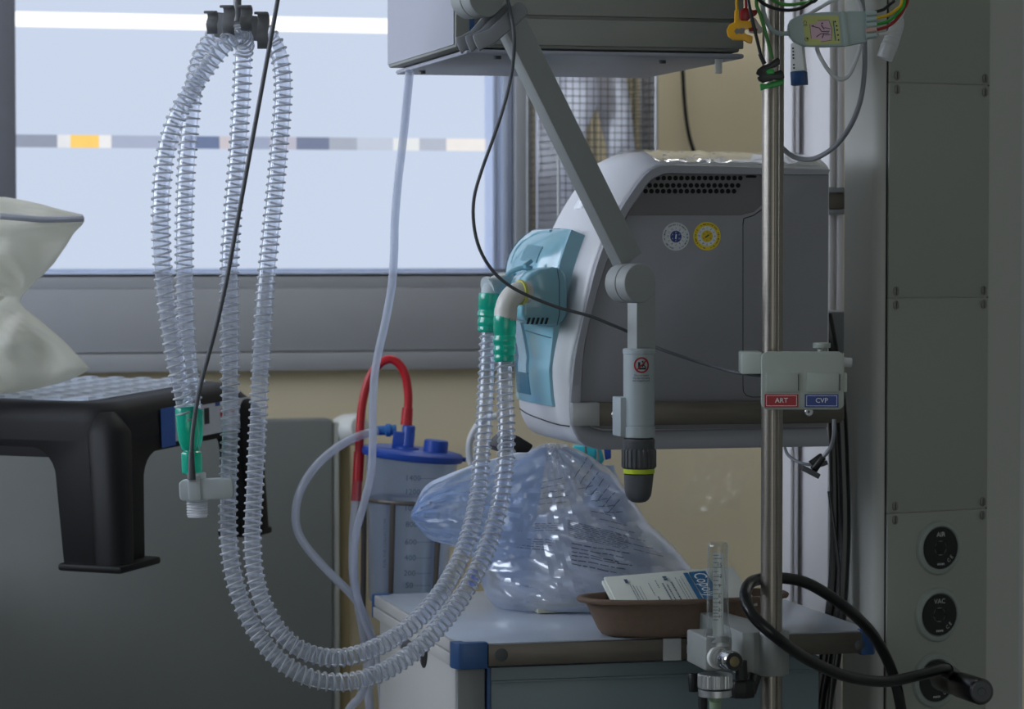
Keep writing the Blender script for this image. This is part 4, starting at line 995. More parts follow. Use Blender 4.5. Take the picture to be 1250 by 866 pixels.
mk = [dash([(990, 33), (1000, 35), (1003, 39), (1013, 38)], 1), dash([(997, 46), (1002, 42), (1012, 40)], 1), dash([(1002, 31), (1006, 36)], 1.2), dash([(1004, 47), (1006, 42)], 1.2), dash([(1006, 34), (1014, 35)], .8), dash([(1007, 43), (1014, 42)], .8),
      dash([(997.5, 26), (1011, 24.5), (1015.5, 35), (1015.5, 49), (1003, 51.5)], .5), dash([(988, 31), (991, 48.5)], .5)]
for x, y in ((1019, 26), (1021, 31), (1022, 36), (1023.5, 42), (1024.5, 48), (986, 49), (992, 33), (1003, 29)):
    mk.append(plate(Mm @ Matrix.Translation((*ml(x, y), .0006)), [(1.1 * ke * math.cos(a), 1.1 * ke * math.sin(a)) for a in [i * math.pi / 4 for i in range(8)]], 0, .0003))
mk.append(textgeo('CE', 6 * ke, Mm @ Matrix.Translation((*ml(982, 30.5), .0008)) @ Matrix.Rotation(math.radians(-80), 4, 'Z'), 0))
mk.append(merge(ring2(Mm @ Matrix.Translation((*ml(985.5, 49.5), .0)), 2.0 * ke, 2.5 * ke, .0008, 16)))
obj('diagram_print', merge(*mk), M_ink, lb, smooth=False)
obj('diagram_bar', dash([(1016.5, 25), (1021, 49)], 1.4), pm('label_teal', (40, 110, 120), .5), lb, smooth=False)
wires = ((16, (24, 22, 24), 'black', [(1068, 14.5), (1078, 12), (1085, 6), (1091, -2), (1075, -30), (1000, -48)]),
         (23, (206, 170, 24), 'yellow', [(1069, 22), (1083, 19), (1094, 12), (1101, 2), (1090, -28), (1005, -50)]),
         (30, (40, 150, 50), 'green', [(1070, 29.5), (1084, 26), (1096, 16), (1104, 2), (1095, -30), (1005, -54)]),
         (36, (150, 24, 28), 'red', [(1071, 36), (1084, 32), (1095, 23), (1104, 10), (1108, -4), (1100, -34), (1005, -58)]),
         (43, (206, 206, 200), 'white', [(1072, 42.5), (1084, 40), (1094, 30), (1101, 14), (1105, -2), (1098, -38), (1005, -62)]))
for y, c, nm, pts in wires:
    obj('socket_plug', cyl(Pt(1057, y + 1.5, te), Pt(1070, y, te), 4.2 * ke, 3.2 * ke, 12), M_mod if nm not in ('red',) else pm('plug_pinkish', (190, 160, 150), .4), mb)
    w = obj('lead_wire', tube(resample(spline([Pt(x, y_, te + .004 * i) for i, (x, y_) in enumerate(pts)]), .006), 2.1 * ke, 8), pm('wire_' + nm, c, .4), ecg, label=nm + ' lead wire')
obj('trunk_cable', tube(resample(spline([Pt(*p) for p in ((964, 41, te), (950, 40.5, te), (941, 35, te), (935, 24, te), (931, 8, te), (933, -16, 3.42), (950, -48, 3.44))]), .005), 2.8 * ke, 10), M_mod, ecg, label='pale trunk cable')
M_yel = pm('clip_yellow', (224, 164, 14), .35); M_red = pm('clip_red', (150, 20, 26), .35); M_grn = pm('clip_green', (28, 150, 60), .35); M_blk = pm('clip_black', (20, 20, 20), .4)
def c7(x, y): return (880 + x / 7.218, y / 7.218)
def clip(poly, t, th, mat, nm, b=.0012):
    return obj('electrode_clip', prism([Pt(*c7(x, y), t) for x, y in poly], FH * th), mat, ecg, bev=b, label=nm)
clip([(122, 85), (160, 85), (165, 180), (260, 185), (282, 240), (215, 262), (208, 290), (235, 305), (282, 320), (275, 385), (235, 375), (205, 355), (110, 352), (65, 320), (52, 265), (75, 215), (120, 195)], 3.40, .008, M_yel, 'yellow clip')
obj('clip_slot', prism([Pt(*c7(x, y), 3.3992) for x, y in [(135, 248), (160, 255), (185, 245), (210, 250), (205, 290), (180, 300), (160, 290), (135, 302), (118, 275)]], FH * .0005), pm('slot_grey', (120, 118, 112), .6), ecg)
obj('lead_wire', tube(resample(spline([Pt(900, 13, 3.405), Pt(900, -2, 3.41), Pt(910, -35, 3.43), Pt(950, -50, 3.44)]), .005), 2.0 * ke, 8), pm('wire_yellow2', (200, 150, 20), .4), ecg, label='yellow lead wire')
clip([(172, 90), (205, 68), (250, 75), (280, 88), (325, 80), (320, 125), (285, 150), (262, 160), (240, 185), (175, 180)], 3.412, .008, M_red, 'red clip')
clip([(262, 160), (300, 152), (335, 210), (370, 250), (360, 292), (300, 296), (245, 285), (240, 250)], 3.418, .005, pm('clip_clear', (206, 196, 194), .3), 'white and red clip end')
clip([(240, 240), (262, 225), (300, 240), (325, 255), (320, 280), (280, 275), (250, 278)], 3.4165, .002, M_red, 'red clip', .0005)
obj('lead_wire', tube(resample(spline([Pt(911, 11, 3.415), Pt(911, -4, 3.42), Pt(920, -35, 3.43), Pt(950, -52, 3.44)]), .005), 1.9 * ke, 8), pm('wire_red2', (150, 24, 28), .4), ecg, label='red lead wire')
obj('clip_handle', cyl(Pt(*c7(342, 475), 3.40), Pt(*c7(385, 565), 3.40), 2.4 * ke, 2.9 * ke, 12), M_blk, ecg)
clip([(312, 650), (325, 610), (370, 575), (425, 560), (470, 525), (500, 505), (522, 520), (520, 565), (490, 590), (440, 600), (400, 625), (455, 640), (530, 615), (555, 635), (562, 690), (520, 700), (470, 700), (420, 715), (375, 730), (335, 712), (322, 680), (345, 670)], 3.395, .009, M_blk, 'black clip')
clip([(345, 735), (400, 738), (450, 720), (500, 705), (550, 690), (556, 740), (500, 765), (440, 775), (390, 785), (352, 800)], 3.402, .008, M_grn, 'green clip')
clip([(400, 625), (430, 605), (470, 615), (470, 650), (410, 655)], 3.393, .002, M_grn, 'green clip', .0006)
obj('lead_wire', tube(resample(spline([Pt(928.5, 66.5, 3.40), Pt(921, 35, 3.40), Pt(914, 3, 3.40), Pt(913, -20, 3.42), Pt(945, -50, 3.44)]), .005), 2.2 * ke, 8), pm('wire_black2', (18, 17, 18), .4), ecg, label='black lead wire')
obj('lead_wire', tube(resample(spline([Pt(943, 72, 3.402), Pt(936, 45, 3.402), Pt(929, 20, 3.402), Pt(924, -2, 3.405), Pt(945, -48, 3.44)]), .005), 2.4 * ke, 8), pm('wire_green2', (58, 120, 50), .4), ecg, label='green lead wire')
obj('lead_wire', tube(resample(spline([Pt(922, -6, 3.40), Pt(930, 3, 3.40), Pt(942, 9, 3.40), (Pt(958, 12.4, 3.40)), Pt(974, 11, 3.40), Pt(988, 4, 3.40), Pt(996, -6, 3.41), Pt(965, -50, 3.44)]), .005), 2.2 * ke, 8), pm('wire_black3', (18, 17, 18), .4), ecg, label='black lead wire loop')
obj('lead_wire', tube(resample(spline([Pt(938, -6, 3.41), Pt(948, 3, 3.41), Pt(962, 5.8, 3.41), Pt(976, 4, 3.41), Pt(990, -3, 3.41), Pt(965, -48, 3.44)]), .005), 2.2 * ke, 8), pm('wire_green3', (70, 140, 60), .4), ecg, label='green lead wire loop')
# finger probe connector with blue end
pr = thing('probe_connector', 'white rectangular connector with a dark blue end hanging by the pole', 'connector', Pt(974, 80, 3.47))
Mpr = face_frame(Pt(974, 80, 3.47), cv(-.35, -1), (ZV - RV * .06).normalized()); kp = k(3.47)
obj('body', plate(Mpr, [(-9 * kp, -7 * kp), (9 * kp, -7 * kp), (7 * kp, 27 * kp), (-7 * kp, 27 * kp)], -.010, .004), M_white, pr, bev=.001)
obj('end_cap', plate(Mpr, [(-9.3 * kp, -24 * kp), (9.3 * kp, -24 * kp), (9.2 * kp, -7.2 * kp), (-9.2 * kp, -7.2 * kp)], -.0105, .0045), pm('probe_blue', (26, 62, 108), .4), pr, bev=.001, label='dark blue end')
obj('label_print', merge(*[plate(Mpr @ Matrix.Translation((0, 0, .0042)), [(a * kp, b * kp) for a, b in ((-5, y), (-3, y), (-3, y + 2), (-5, y + 2))], 0, .0003) for y in (-4, 0, 8, 12, 16, 20)]), M_ink, pr)
obj('cable', tube(resample(spline(ppx([(973, 54, 3.475), (974, 38, 3.48), (985, 20, 3.48), (1010, 4, 3.48), (1035, -12, 3.47), (1000, -45, 3.45), (965, -52, 3.45)])), .006), 2.4 * kp, 10), M_lgrey, pr)
# white ribbed connector
wc = thing('ribbed_connector', 'white ribbed connector hanging beside the coloured wires', 'connector', Pt(1087, 48, 3.46))
wa, wb = Pt(1079.5, 72, 3.46), Pt(1099, 22, 3.46); L_ = (wb - wa).length; kw = k(3.46)
pf = [(9.5 * kw, 0), (10 * kw, .001), (10 * kw, L_ * .24), (10.4 * kw, L_ * .26)]
for i in range(9):
    z = L_ * (.28 + .06 * i); rr = (10.6 - .25 * i) * kw; pf += [(rr, z), (rr, z + L_ * .03), (rr * .93, z + L_ * .035), (rr * .93, z + L_ * .055)]
pf += [(8 * kw, L_ * .86), (5 * kw, L_), (3 * kw, L_ * 1.02)]
obj('body', revd(pf, wa, wb - wa, 20), M_lgrey, wc)
obj('cable', tube(resample(spline(ppx([(1098, 24, 3.46), (1105, 4, 3.46), (1106, -16, 3.46), (1060, -44, 3.45), (965, -56, 3.45)])), .006), 3 * kw, 10), M_lgrey, wc)
# two grey cable loops
o = obj('cable', tube(resample(spline(ppx([(1000, 50, 3.50), (997, 58, 3.48), (1002, 71, 3.47), (1013, 88, 3.47), (1025, 97, 3.47), (1036, 92, 3.47), (1045, 73, 3.47), (1051, 54, 3.47), (1054, 30, 3.47), (1040, -10, 3.47), (980, -50, 3.46)])), .006), 2.6 * k(3.47), 10), M_lgrey, None, loc=Pt(1025, 97, 3.47))
tag(o, 'short pale grey cable loop hanging under the lead module', 'cable', 'grey cable loops')
o = obj('cable', tube(resample(spline(ppx([(1050, -20, 3.50), (1054, 20, 3.50), (1055.5, 60, 3.50), (1055, 90, 3.505), (1050, 124, 3.51), (1038, 154, 3.52), (1019, 179, 3.54), (993, 194, 3.57), (970, 192, 3.58), (955, 181, 3.575), (944, 170, 3.57)])), .007), 3.2 * k(3.52), 10), M_mgrey, None, loc=Pt(1038, 154, 3.52))
tag(o, 'long grey cable curving from the lead module behind the steel pole', 'cable', 'grey cable loops')
# ------------------------------------------------------------------ suction canister behind the trolley
tc_ = 4.30; kc = k(tc_)
M_can = clear('canister_clear', tint=(240, 246, 255), body=(236, 242, 255), opac=.30, rough=.12, edge=.4, base=.05, edge_body=.2, tl_share=.85)
M_liner = clear('liner_clear', tint=(238, 245, 255), body=(230, 240, 255), opac=.11, rough=.2, edge=.3, base=.04, edge_body=.2, tl_share=.85)
M_silic = clear('silicone_tube', tint=(236, 240, 250), body=(232, 237, 250), opac=.50, rough=.15, edge=.5, base=.06, edge_body=.3)
can = thing('suction_canister', 'clear graduated suction canister with blue lid and red tube behind the trolley', 'suction canister', Pt(500, 735, tc_))
ax = (ZV + RV * .035).normalized()      # it hangs slightly out of true
c0 = Pt(497, 735, tc_); cxv, cyv, _ = ortho(ax); 
cxv = (RV - ax * RV.dot(ax)).normalized(); cyv = ax.cross(cxv)
Mcan = frame(c0, cxv, cyv, ax)
Hc = (Pt(500, 554, tc_) - c0).dot(ax)
Rb, Rt = 47 * kc, 56 * kc
obj('jar', grid([[Mcan @ Vector((r * math.cos(a), r * math.sin(a), z)) for a in [2 * math.pi * i / 48 for i in range(48)]] for r, z in ((Rb * .5, 0), (Rb * .97, .001), (Rb, .006), (Rt, Hc))], True), M_can, can)
obj('liner', grid([[Mcan @ Vector((r * math.cos(a), r * math.sin(a), z)) for a in [2 * math.pi * i / 48 for i in range(48)]] for r, z in ((Rb * .4, .01), (Rb * .86, .012), (Rt * .94, Hc - .002))], True), M_liner, can)
Mcan0 = Mcan; Mcan = Mcan @ Matrix.Translation((0, 0, Hc)) @ Matrix.Rotation(.07, 4, 'Y') @ Matrix.Translation((0, 0, -Hc))
ld = obj('lid', rev([(Rt * .9, Hc - .008), (61 * kc, Hc - .006), (62.5 * kc, Hc - .003), (62.5 * kc, Hc + .003), (60 * kc, Hc + .006), (52 * kc, Hc + .008)], Mcan, 48), M_blue, can, label='blue lid')
obj('lid_tab', boxm(Mcan, 58 * kc, 66 * kc, -.008, .008, Hc - .003, Hc + .003), M_blue, ld, bev=.001)
obj('cap', rev([(15 * kc, Hc + .006), (15 * kc, Hc + .009), (14.6 * kc, Hc + .024), (13.5 * kc, Hc + .0255)], Mcan @ Matrix.Translation((28 * kc, -10 * kc, 0)), 28), M_blue, ld)
Me = Mcan @ Matrix.Translation((-13 * kc, -8 * kc, 0))
obj('elbow', merge(rev([(15 * kc, Hc + .006), (15 * kc, Hc + .010), (8 * kc, Hc + .012), (8 * kc, Hc + .040), (7 * kc, Hc + .043)], Me @ Matrix.Translation((6 * kc, 0, 0)), 24), boxm(Me, -12 * kc, 14 * kc, -7 * kc, 7 * kc, Hc + .006, Hc + .032)), M_blue, ld, bev=.001)
Mcan = Mcan0
e0 = Pt(484, 525, tc_ - .01); e1 = Pt(459, 526, tc_ - .01)
obj('connector', revd([(5 * kc, 0), (6.5 * kc, .001), (6.5 * kc, .008), (8 * kc, .009), (8 * kc, .015), (6 * kc, .017), (5.5 * kc, (e1 - e0).length)], e0, e1 - e0, 20), pm('connector_blue', (44, 106, 176), .4), ld, label='paler blue connector')
M_redt = pm('red_rubber', (186, 22, 34), .35, var=.03)
redp = [(496, 518, 4.285), (498.5, 488, 4.285), (495.5, 461, 4.285), (487.5, 445, 4.285), (476, 438.5, 4.285), (463, 445, 4.285), (451, 461, 4.285), (443.5, 487, 4.285), (440, 515, 4.285), (437.5, 568, 4.28), (435, 606, 4.275)]
rt = obj('red_tube', tube(resample(spline(ppx(redp)), .006), 5.2 * kc, 14), M_redt, can, label='red tube bent in a loop')
obj('tube_cuff', cyl(Pt(496, 519, 4.285), Pt(497.5, 498, 4.285), 7.2 * kc, 6.6 * kc), M_redt, rt)
obj('tube_cuff', cyl(Pt(438.5, 552, 4.282), Pt(436.5, 588, 4.278), 6.5 * kc), M_redt, rt)
obj('tube_end', cyl(Pt(436.3, 588, 4.276), Pt(434.5, 612, 4.274), 6.2 * kc), clear('pink_end', tint=(255, 190, 195), body=(230, 120, 130), opac=.5), rt, label='pale pink end')
obj('drop_tube', tube(resample(spline(ppx([(434.5, 610, 4.274), (431.5, 650, 4.27), (431, 700, 4.27), (438, 742, 4.27), (446, 790, 4.27), (452, 880, 4.27)])), .008), 5.4 * kc, 12), M_silic, can, label='clear drop tube')
# graduations
def can_pt(ang, z, off=.0006):
    f = z / Hc; r = Rb + (Rt - Rb) * f + off
    return r
def wrap_text(s, size, ang_deg, z, rot=0):
    g = textgeo(s, size, Matrix.Rotation(math.radians(rot), 4, 'Z'), 0); out = []
    a0 = math.radians(ang_deg)
    for v in g[0]:
        r = can_pt(0, z + v.y); a = a0 + v.x / r
        out.append(Mcan @ Vector((r * math.cos(a), r * math.sin(a), z + v.y)))
    return out, g[1]
def arc(ang0, ang1, z, h=.0006):
    vs = []
    for i in range(13):
        a = math.radians(ang0 + (ang1 - ang0) * i / 12)
        for dz in (-h / 2, h / 2):
            r = can_pt(0, z + dz); vs.append(Mcan @ Vector((r * math.cos(a), r * math.sin(a), z + dz)))
    return vs, [(2 * i, 2 * i + 2, 2 * i + 3, 2 * i + 1) for i in range(12)]
gz = lambda py: (Pt(495, py, tc_ - .06) - c0).dot(ax)
tx = []
for s, py in (('50', 715), ('200', 700), ('400', 681), ('600', 661.5), ('800', 640), ('1000', 620), ('1200', 600), ('1400', 583)):
    tx.append(wrap_text(s, .0118, 270 + 4, gz(py))); tx.append(arc(270 + 12, 270 + 36, gz(py)))
obj('lettering', wrap_text('FOR THE COLLECTION', .007, 270 - 33, gz(665), 90), pm('grad_grey2', (70, 80, 98), .6), can, smooth=False)
obj('graduations', merge(*tx), pm('grad_grey', (70, 80, 98), .6), can, smooth=False, label='printed graduations from 50 to 1400')
# wire holder
hol = thing('canister_holder', 'thin metal holder with upright bars round the clear canister', 'holder', Pt(500, 735, tc_ - .02))
zr = gz(614); rr = can_pt(0, zr, .004)
M_wire = pm('holder_bronze', (112, 104, 98), .4, metal=.6)
pts = [Mcan @ Vector((rr * math.cos(math.radians(a)), rr * math.sin(math.radians(a)), zr)) for a in range(0, 361, 8)]
obj('ring', tube(pts, .003, 8), M_wire, hol)
for a in (185, 250, 310, 60, 120):
    aa = math.radians(a)
    obj('bar', tube([Mcan @ Vector((rr * math.cos(aa), rr * math.sin(aa), zr)), Mcan @ Vector((rr * .93 * math.cos(aa), rr * .93 * math.sin(aa), -.06))], .0042, 8), M_wire, hol)
pts = [Mcan @ Vector((rr * .93 * math.cos(math.radians(a)), rr * .93 * math.sin(math.radians(a)), -.06)) for a in range(0, 361, 10)]
obj('lower_ring', tube(pts, .003, 8), M_wire, hol)
obj('floor_stand', merge(cyl(Vector((c0.x, c0.y, .02)), c0 - ax * .06, .012), cyl((c0.x, c0.y, .0), (c0.x, c0.y, .02), .12, .11, 32), cyl(c0 - ax * .066, c0 - ax * .058, rr)), M_wire, hol)
# tubing
tt1 = [(500, 87, 3.80), (497, 120, 3.82), (492, 170, 3.85), (486, 220, 3.87), (482, 270, 3.89), (481, 310, 3.90), (478, 350, 3.92), (470, 395, 3.95), (462, 430, 3.99), (457, 460, 4.03), (455, 500, 4.09), (455, 535, 4.13), (453, 575, 4.15), (445, 612, 4.17), (435, 650, 4.18), (432, 686, 4.18), (434, 716, 4.19), (440, 742, 4.19), (450, 770, 4.20), (462, 800, 4.21), (470, 900, 4.22)]
o = obj('drain_tube', tube(resample(spline(ppx(tt1)), .008), 5.0 * k(4.0), 14), M_silic, None, loc=Pt(481, 310, 3.9)); tag(o, 'long clear tube hanging from the shelf down past the canister', 'tube', 'clear suction tubes')
tt2 = [(461, 526.5, 4.285), (449, 529, 4.28), (432, 535, 4.27), (414, 545, 4.26), (397, 558, 4.25), (382, 574, 4.24), (369, 594, 4.23), (362, 615, 4.23), (361, 638, 4.23), (366, 655, 4.23), (378, 673, 4.23), (396, 693, 4.23), (412, 709, 4.23), (428, 725, 4.23), (440, 742, 4.235), (450, 765, 4.24), (456, 800, 4.24), (440, 850, 4.24), (425, 870, 4.25), (400, 950, 4.26)]
o = obj('suction_tube', tube(resample(spline(ppx(tt2)), .008), 5.0 * kc, 14), M_silic, None, loc=Pt(361, 638, 4.23)); tag(o, 'clear tube curving out from the blue canister lid and down beside it', 'tube', 'clear suction tubes')
# ------------------------------------------------------------------ step stool
M_stool = pm('stool_black', (13, 13, 15), .6, spec=.3, var=.05, scale=40, bump=.05, bscale=500)
M_tread = pm('tread_sheen_paint', (168, 178, 194), .34, var=.03)  # window sheen on the tread put into a pale base colour
B = math.radians(25)
sd, sl_ = cv(math.sin(B), math.cos(B)), cv(-math.cos(B), math.sin(B))      # along the far-going side, along the front to the side
tl = math.radians(2.6)
sdt = (sd * math.cos(tl) + ZV * math.sin(tl)).normalized(); su = sl_.cross(sdt).normalized()
if su.z < 0: su = -su
S00 = Pt(124, 492, 4.05)
Mst = frame(S00, sl_, sdt, su) @ Matrix.Scale(.916, 4)
SW, SD_, SH = .64, .385, .222
stool = thing('step_stool', 'black plastic step stool with ridged tread painted with pale sheen, one leg hanging free', 'step stool', S00 + sl_ * .25 + sdt * .2 - su * SH)
def rr_poly(x0, x1, y0, y1, r, n=6): return rrect(x1 - x0, y1 - y0, r, n, (x0 + x1) / 2, (y0 + y1) / 2)
lv = []
for (ins, z) in ((.0, -.085), (.0, -.03), (.006, -.012), (.018, -.002), (.03, .0)):
    lv.append([Mst @ Vector((x, y, z)) for x, y in rr_poly(-.03 + ins, SW - ins, -.02 + ins, SD_ + .02 - ins, .05 - ins * .5)])
n_ = len(lv[0]); g = grid(lv, True); g[1].append(tuple((len(lv) - 1) * n_ + i for i in range(n_)))
obj('top_shell', g, M_stool, stool, angle=60)
def leg_panel(L, wA, wB, apron, M, th):
    """one moulded side: apron with two legs and a rounded arch between"""
    r = .045
    o = [(0, 0), (L, 0), (L + .012, -SH), (L - wB * .86, -SH)]
    xa_, xb_ = L - wB, wA
    o += [(xa_ - .0 + (.012 if False else 0), -apron - r)]
    for i in range(1, 7):
        a = math.radians(90 * i / 6); o.append((xa_ - r + r * math.cos(a), -apron - r + r * math.sin(a)))
    for i in range(0, 7):
        a = math.radians(90 + 90 * i / 6); o.append((xb_ + r + r * math.cos(a), -apron - r + r * math.sin(a)))
    o += [(wA * .86, -SH), (-.012, -SH)]
    return prism([M @ Vector((x, 0, z)) for x, z in o], M.to_3x3() @ Vector((0, th, 0)))
def leaned(M, ang): return M @ Matrix.Rotation(math.radians(ang), 4, 'X')
Mfront = Mst @ Matrix.Translation((-.02, -.019, -.03)); Mback = Mst @ Matrix.Translation((-.02, SD_ + .007, -.03))
obj('front_side', leg_panel(SW + .01, .095, .095, .042, leaned(Mfront, -2.0), .012), M_stool, stool, bev=.003)
obj('back_side', leg_panel(SW + .01, .05, .095, .042, leaned(Mback, 2.0), .012), M_stool, stool, bev=.003)
Mright = Mst @ Matrix.Translation((-.029, -.01, -.03)) @ Matrix.Rotation(math.radians(90), 4, 'Z')
obj('end_side', leg_panel(SD_ + .02, .075, .055, .055, leaned(Mright, 2.0), -.012), M_stool, stool, bev=.003)
Mleft = Mst @ Matrix.Translation((SW - .001, -.01, -.03)) @ Matrix.Rotation(math.radians(90), 4, 'Z')
obj('end_side', leg_panel(SD_ + .02, .095, .095, .055, leaned(Mleft, -2.0), .012), M_stool, stool, bev=.003)
for cx_, cy_, ox, oy in ((-.018, -.008, -1, -1), (SW - .012, -.008, 1, -1), (-.018, SD_ + .008, -1, 1), (SW - .012, SD_ + .008, 1, 1)):
    top = [Mst @ Vector((cx_ + x * .5 - ox * .014, cy_ + y * .5 - oy * .014, -.014)) for x, y in rrect(.056, .056, .024, 5)]
    mid = [Mst @ Vector((cx_ + x - ox * .002, cy_ + y - oy * .002, -.045)) for x, y in rrect(.062, .062, .024, 5)]
    bot = [Mst @ Vector((cx_ + x * .86 + ox * .008, cy_ + y * .86 + oy * .008, -.03 - SH + .004)) for x, y in rrect(.062, .062, .024, 5)]
    g = grid([top, mid, bot], True); m_ = len(top); g[1].append(tuple(range(m_))); g[1].append(tuple(2 * m_ + i for i in range(m_)))
    lg = obj('leg', g, M_stool, stool, angle=50)
    fx, fy = cx_ - ox * .026, cy_ - oy * .026
    fw = .058 if oy < 0 else .034
    if oy > 0: fx, fy = cx_ - ox * .006, cy_ - oy * .006
    obj('foot_flange', boxm(Mst, fx - fw + ox * .006, fx + fw + ox * .006, fy - fw + oy * .006, fy + fw + oy * .006, -.03 - SH - .006, -.03 - SH + .006), M_stool, lg, bev=.004)
tread = []
nx, ny = 11, 9
obj('tread_pad', plate(Mst, rr_poly(.03, SW - .04, .015, SD_ - .01, .02), -.001, .002), M_tread, stool, bev=.001, label='ridged tread with window sheen painted pale')
for i in range(nx):
    for j in range(ny):
        x = .05 + (SW - .12) * i / (nx - 1); y = .033 + (SD_ - .06) * j / (ny - 1)
        c_ = Mst @ Vector((x, y, .002))
        a_, b_ = .0145, .0095
        base = [Mst @ Vector((x + dx * a_, y + dy * a_, .001)) for dx, dy in ((-1, -1), (1, -1), (1, 1), (-1, 1))]
        tp_ = [Mst @ Vector((x + dx * b_, y + dy * b_, .0055)) for dx, dy in ((-1, -1), (1, -1), (1, 1), (-1, 1))]
        tread.append((base + tp_, [(4, 5, 6, 7), (0, 1, 5, 4), (1, 2, 6, 5), (2, 3, 7, 6), (3, 0, 4, 7)]))
obj('tread_knobs', merge(*tread), M_tread, stool, smooth=False)
# label on the end side
Ml = Mst @ Matrix.Translation((-.0305, .0, -.03)) @ Matrix.Rotation(math.radians(-90), 4, 'Z') @ Matrix.Rotation(math.radians(90), 4, 'X')
def lab(x0_, x1_, y0_, y1_, z): return plate(Ml, [(-x1_, y0_), (-x0_, y0_), (-x0_, y1_), (-x1_, y1_)], z - .0004, z)
lw_ = obj('label', lab(.150, .40, -.046, .004, .0012), pm('label_pale', (188, 192, 200), .4), stool, label='pale label with coloured marks')
obj('label_field', lab(.118, .160, -.052, .010, .0020), pm('label_blue', (24, 84, 160), .4), lw_, label='blue label end')
obj('label_marks', merge(lab(.215, .245, -.03, -.012, .0018), lab(.25, .265, -.028, -.002, .0018), lab(.185, .205, -.03, -.022, .0018)), M_ink, lw_)
obj('label_marks', merge(lab(.30, .315, -.020, -.008, .0018), lab(.33, .345, -.02, -.01, .0018)), pm('label_redmark', (170, 30, 40), .4), lw_)
obj('label_marks', lab(.285, .30, -.002, .004, .0018), pm('label_bluemark', (24, 60, 140), .4), lw_)
# table, just outside the picture, that the far legs stand on
zt2 = (Mst @ Vector((SW, 0, -.036 - SH))).z
tb_ = thing('overbed_table', 'overbed table carrying the far legs of the step stool', 'table', Mst @ Vector((SW + .25, .2, -1.1)))
ct = Mst @ Vector((SW + .20, .2, 0)); Mtb = frame(Vector((ct.x, ct.y, 0)), sl_, sd, ZV)
obj('table_top', boxm(Mtb, -.22, .20, -.24, .26, zt2 - .045, zt2 - .012), M_cream, tb_, bev=.004)
obj('column', boxm(Mtb, .10, .17, -.03, .03, .06, zt2 - .045), M_lgrey, tb_)
obj('base', boxm(Mtb, -.2, .2, -.2, .2, .02, .06), M_lgrey, tb_, bev=.004)
# ------------------------------------------------------------------ pillow
M_pil = pm('pillow_cloth', (238, 235, 224), .75, var=.02, scale=8, bump=.15, bscale=300, sub=.15)
ol = [(0, 481, -40), (42, 475), (78, 466), (110, 451), (98, 436), (80, 418), (48, 391), (24, 369), (29, 359), (46, 342), (65, 323), (90, 285), (103, 270), (104, 266), (100, 261), (74, 256)]
tp2 = 4.10
def outl(py):
    L = [(481, 8), (478, 30), (475, 45), (466, 80), (458, 98), (451, 110), (446, 106), (436, 97), (418, 80), (391, 49), (376, 29), (368, 24), (360, 28), (342, 46), (323, 65), (300, 81), (285, 90), (274, 101), (268, 104), (262, 101), (256, 74), (247, 42), (240, 4)]
    for (a, xa_), (b, xb_) in zip(L, L[1:]):
        if a >= py >= b: w = (a - py) / max(1e-9, a - b); return xa_ + (xb_ - xa_) * w
    return L[-1][1] if py < L[-1][0] else L[0][1]
rowsF = []
NR, NC = 56, 40
for i in range(NR + 1):
    py = 480.5 - (480.5 - 240.5) * i / NR; xr = outl(py); r = []
    v = i / NR
    thick = .012 + .10 * (math.sin(math.pi * min(1, max(0, v))) ** .5)
    for s in range(2 * NC):
        a = math.pi * 2 * s / (2 * NC)
        # cross-section: lens from the free edge (right) to the far edge outside the picture
        c_ = (1 - math.cos(a)) / 2                 # 0 at free edge .. 1
        x = xr - c_ * (xr + 420)
        th = thick * (math.sin(math.pi * min(1, c_ * .62 + .0)) ** .8) * (1 if a < math.pi else -1)
        if 1 - c_ < .35: th *= max(0.0, (1 - c_) / .35) ** .5
        p = Pt(x, py, tp2)
        pinch = math.exp(-((py - 368) / 26) ** 2) * .03 * min(1, c_ * 10)
        fold = .010 * math.sin((py - 268) * .16) * math.exp(-((py - 275) / 22) ** 2) * min(1, c_ * 20) + .022 * noise.noise(Vector((x * .022 + py * .012, py * .02 - x * .008, 1.7))) * min(1, c_ * 12) + .006 * noise.noise(Vector((x * .05 + py * .03, py * .03, 4))) * min(1, c_ * 16)
        ang_ = math.atan2(py - 366, x - 34); rad_ = math.hypot(py - 366, x - 34)
        fold += .010 * math.sin(ang_ * 7 + .02 * rad_) * math.exp(-((rad_ - 45) / 40) ** 2) * min(1, c_ * 14)
        sgn = 1 if a < math.pi else -1
        r.append(p - FH * (th - sgn * (pinch - fold)) )
    rowsF.append(r)
g = grid(rowsF, True); m_ = 2 * NC
g[1].append(tuple(range(m_))); g[1].append(tuple(NR * m_ + i for i in range(m_)))
pil = thing('pillow', 'soft white pillow standing on edge on the step stool', 'pillow', Pt(40, 480, tp2))
nt = M_pil.node_tree; pb_ = [n for n in nt.nodes if n.type == 'BSDF_PRINCIPLED'][0]
tl_ = nt.nodes.new('ShaderNodeBsdfTranslucent'); tl_.inputs['Color'].default_value = lin((240, 242, 236)); mx_ = nt.nodes.new('ShaderNodeMixShader'); mx_.inputs[0].default_value = .55
nt.links.new(pb_.outputs[0], mx_.inputs[1]); nt.links.new(tl_.outputs[0], mx_.inputs[2])
nt.links.new(mx_.outputs[0], [n for n in nt.nodes if n.type == 'OUTPUT_MATERIAL'][0].inputs['Surface'])
obj('cover', g, M_pil, pil, angle=180)
obj('hem', tube(resample(spline([Pt(101, 267, tp2 - .006), Pt(86, 267.5, tp2 - .016), Pt(70, 268, tp2 - .024), Pt(50, 268, tp2 - .034), Pt(25, 266, tp2 - .046), Pt(0, 264, tp2 - .055)]), .006), .0045, 8), pm('hem_grey', (176, 178, 190), .7), pil, label='greyish hem')
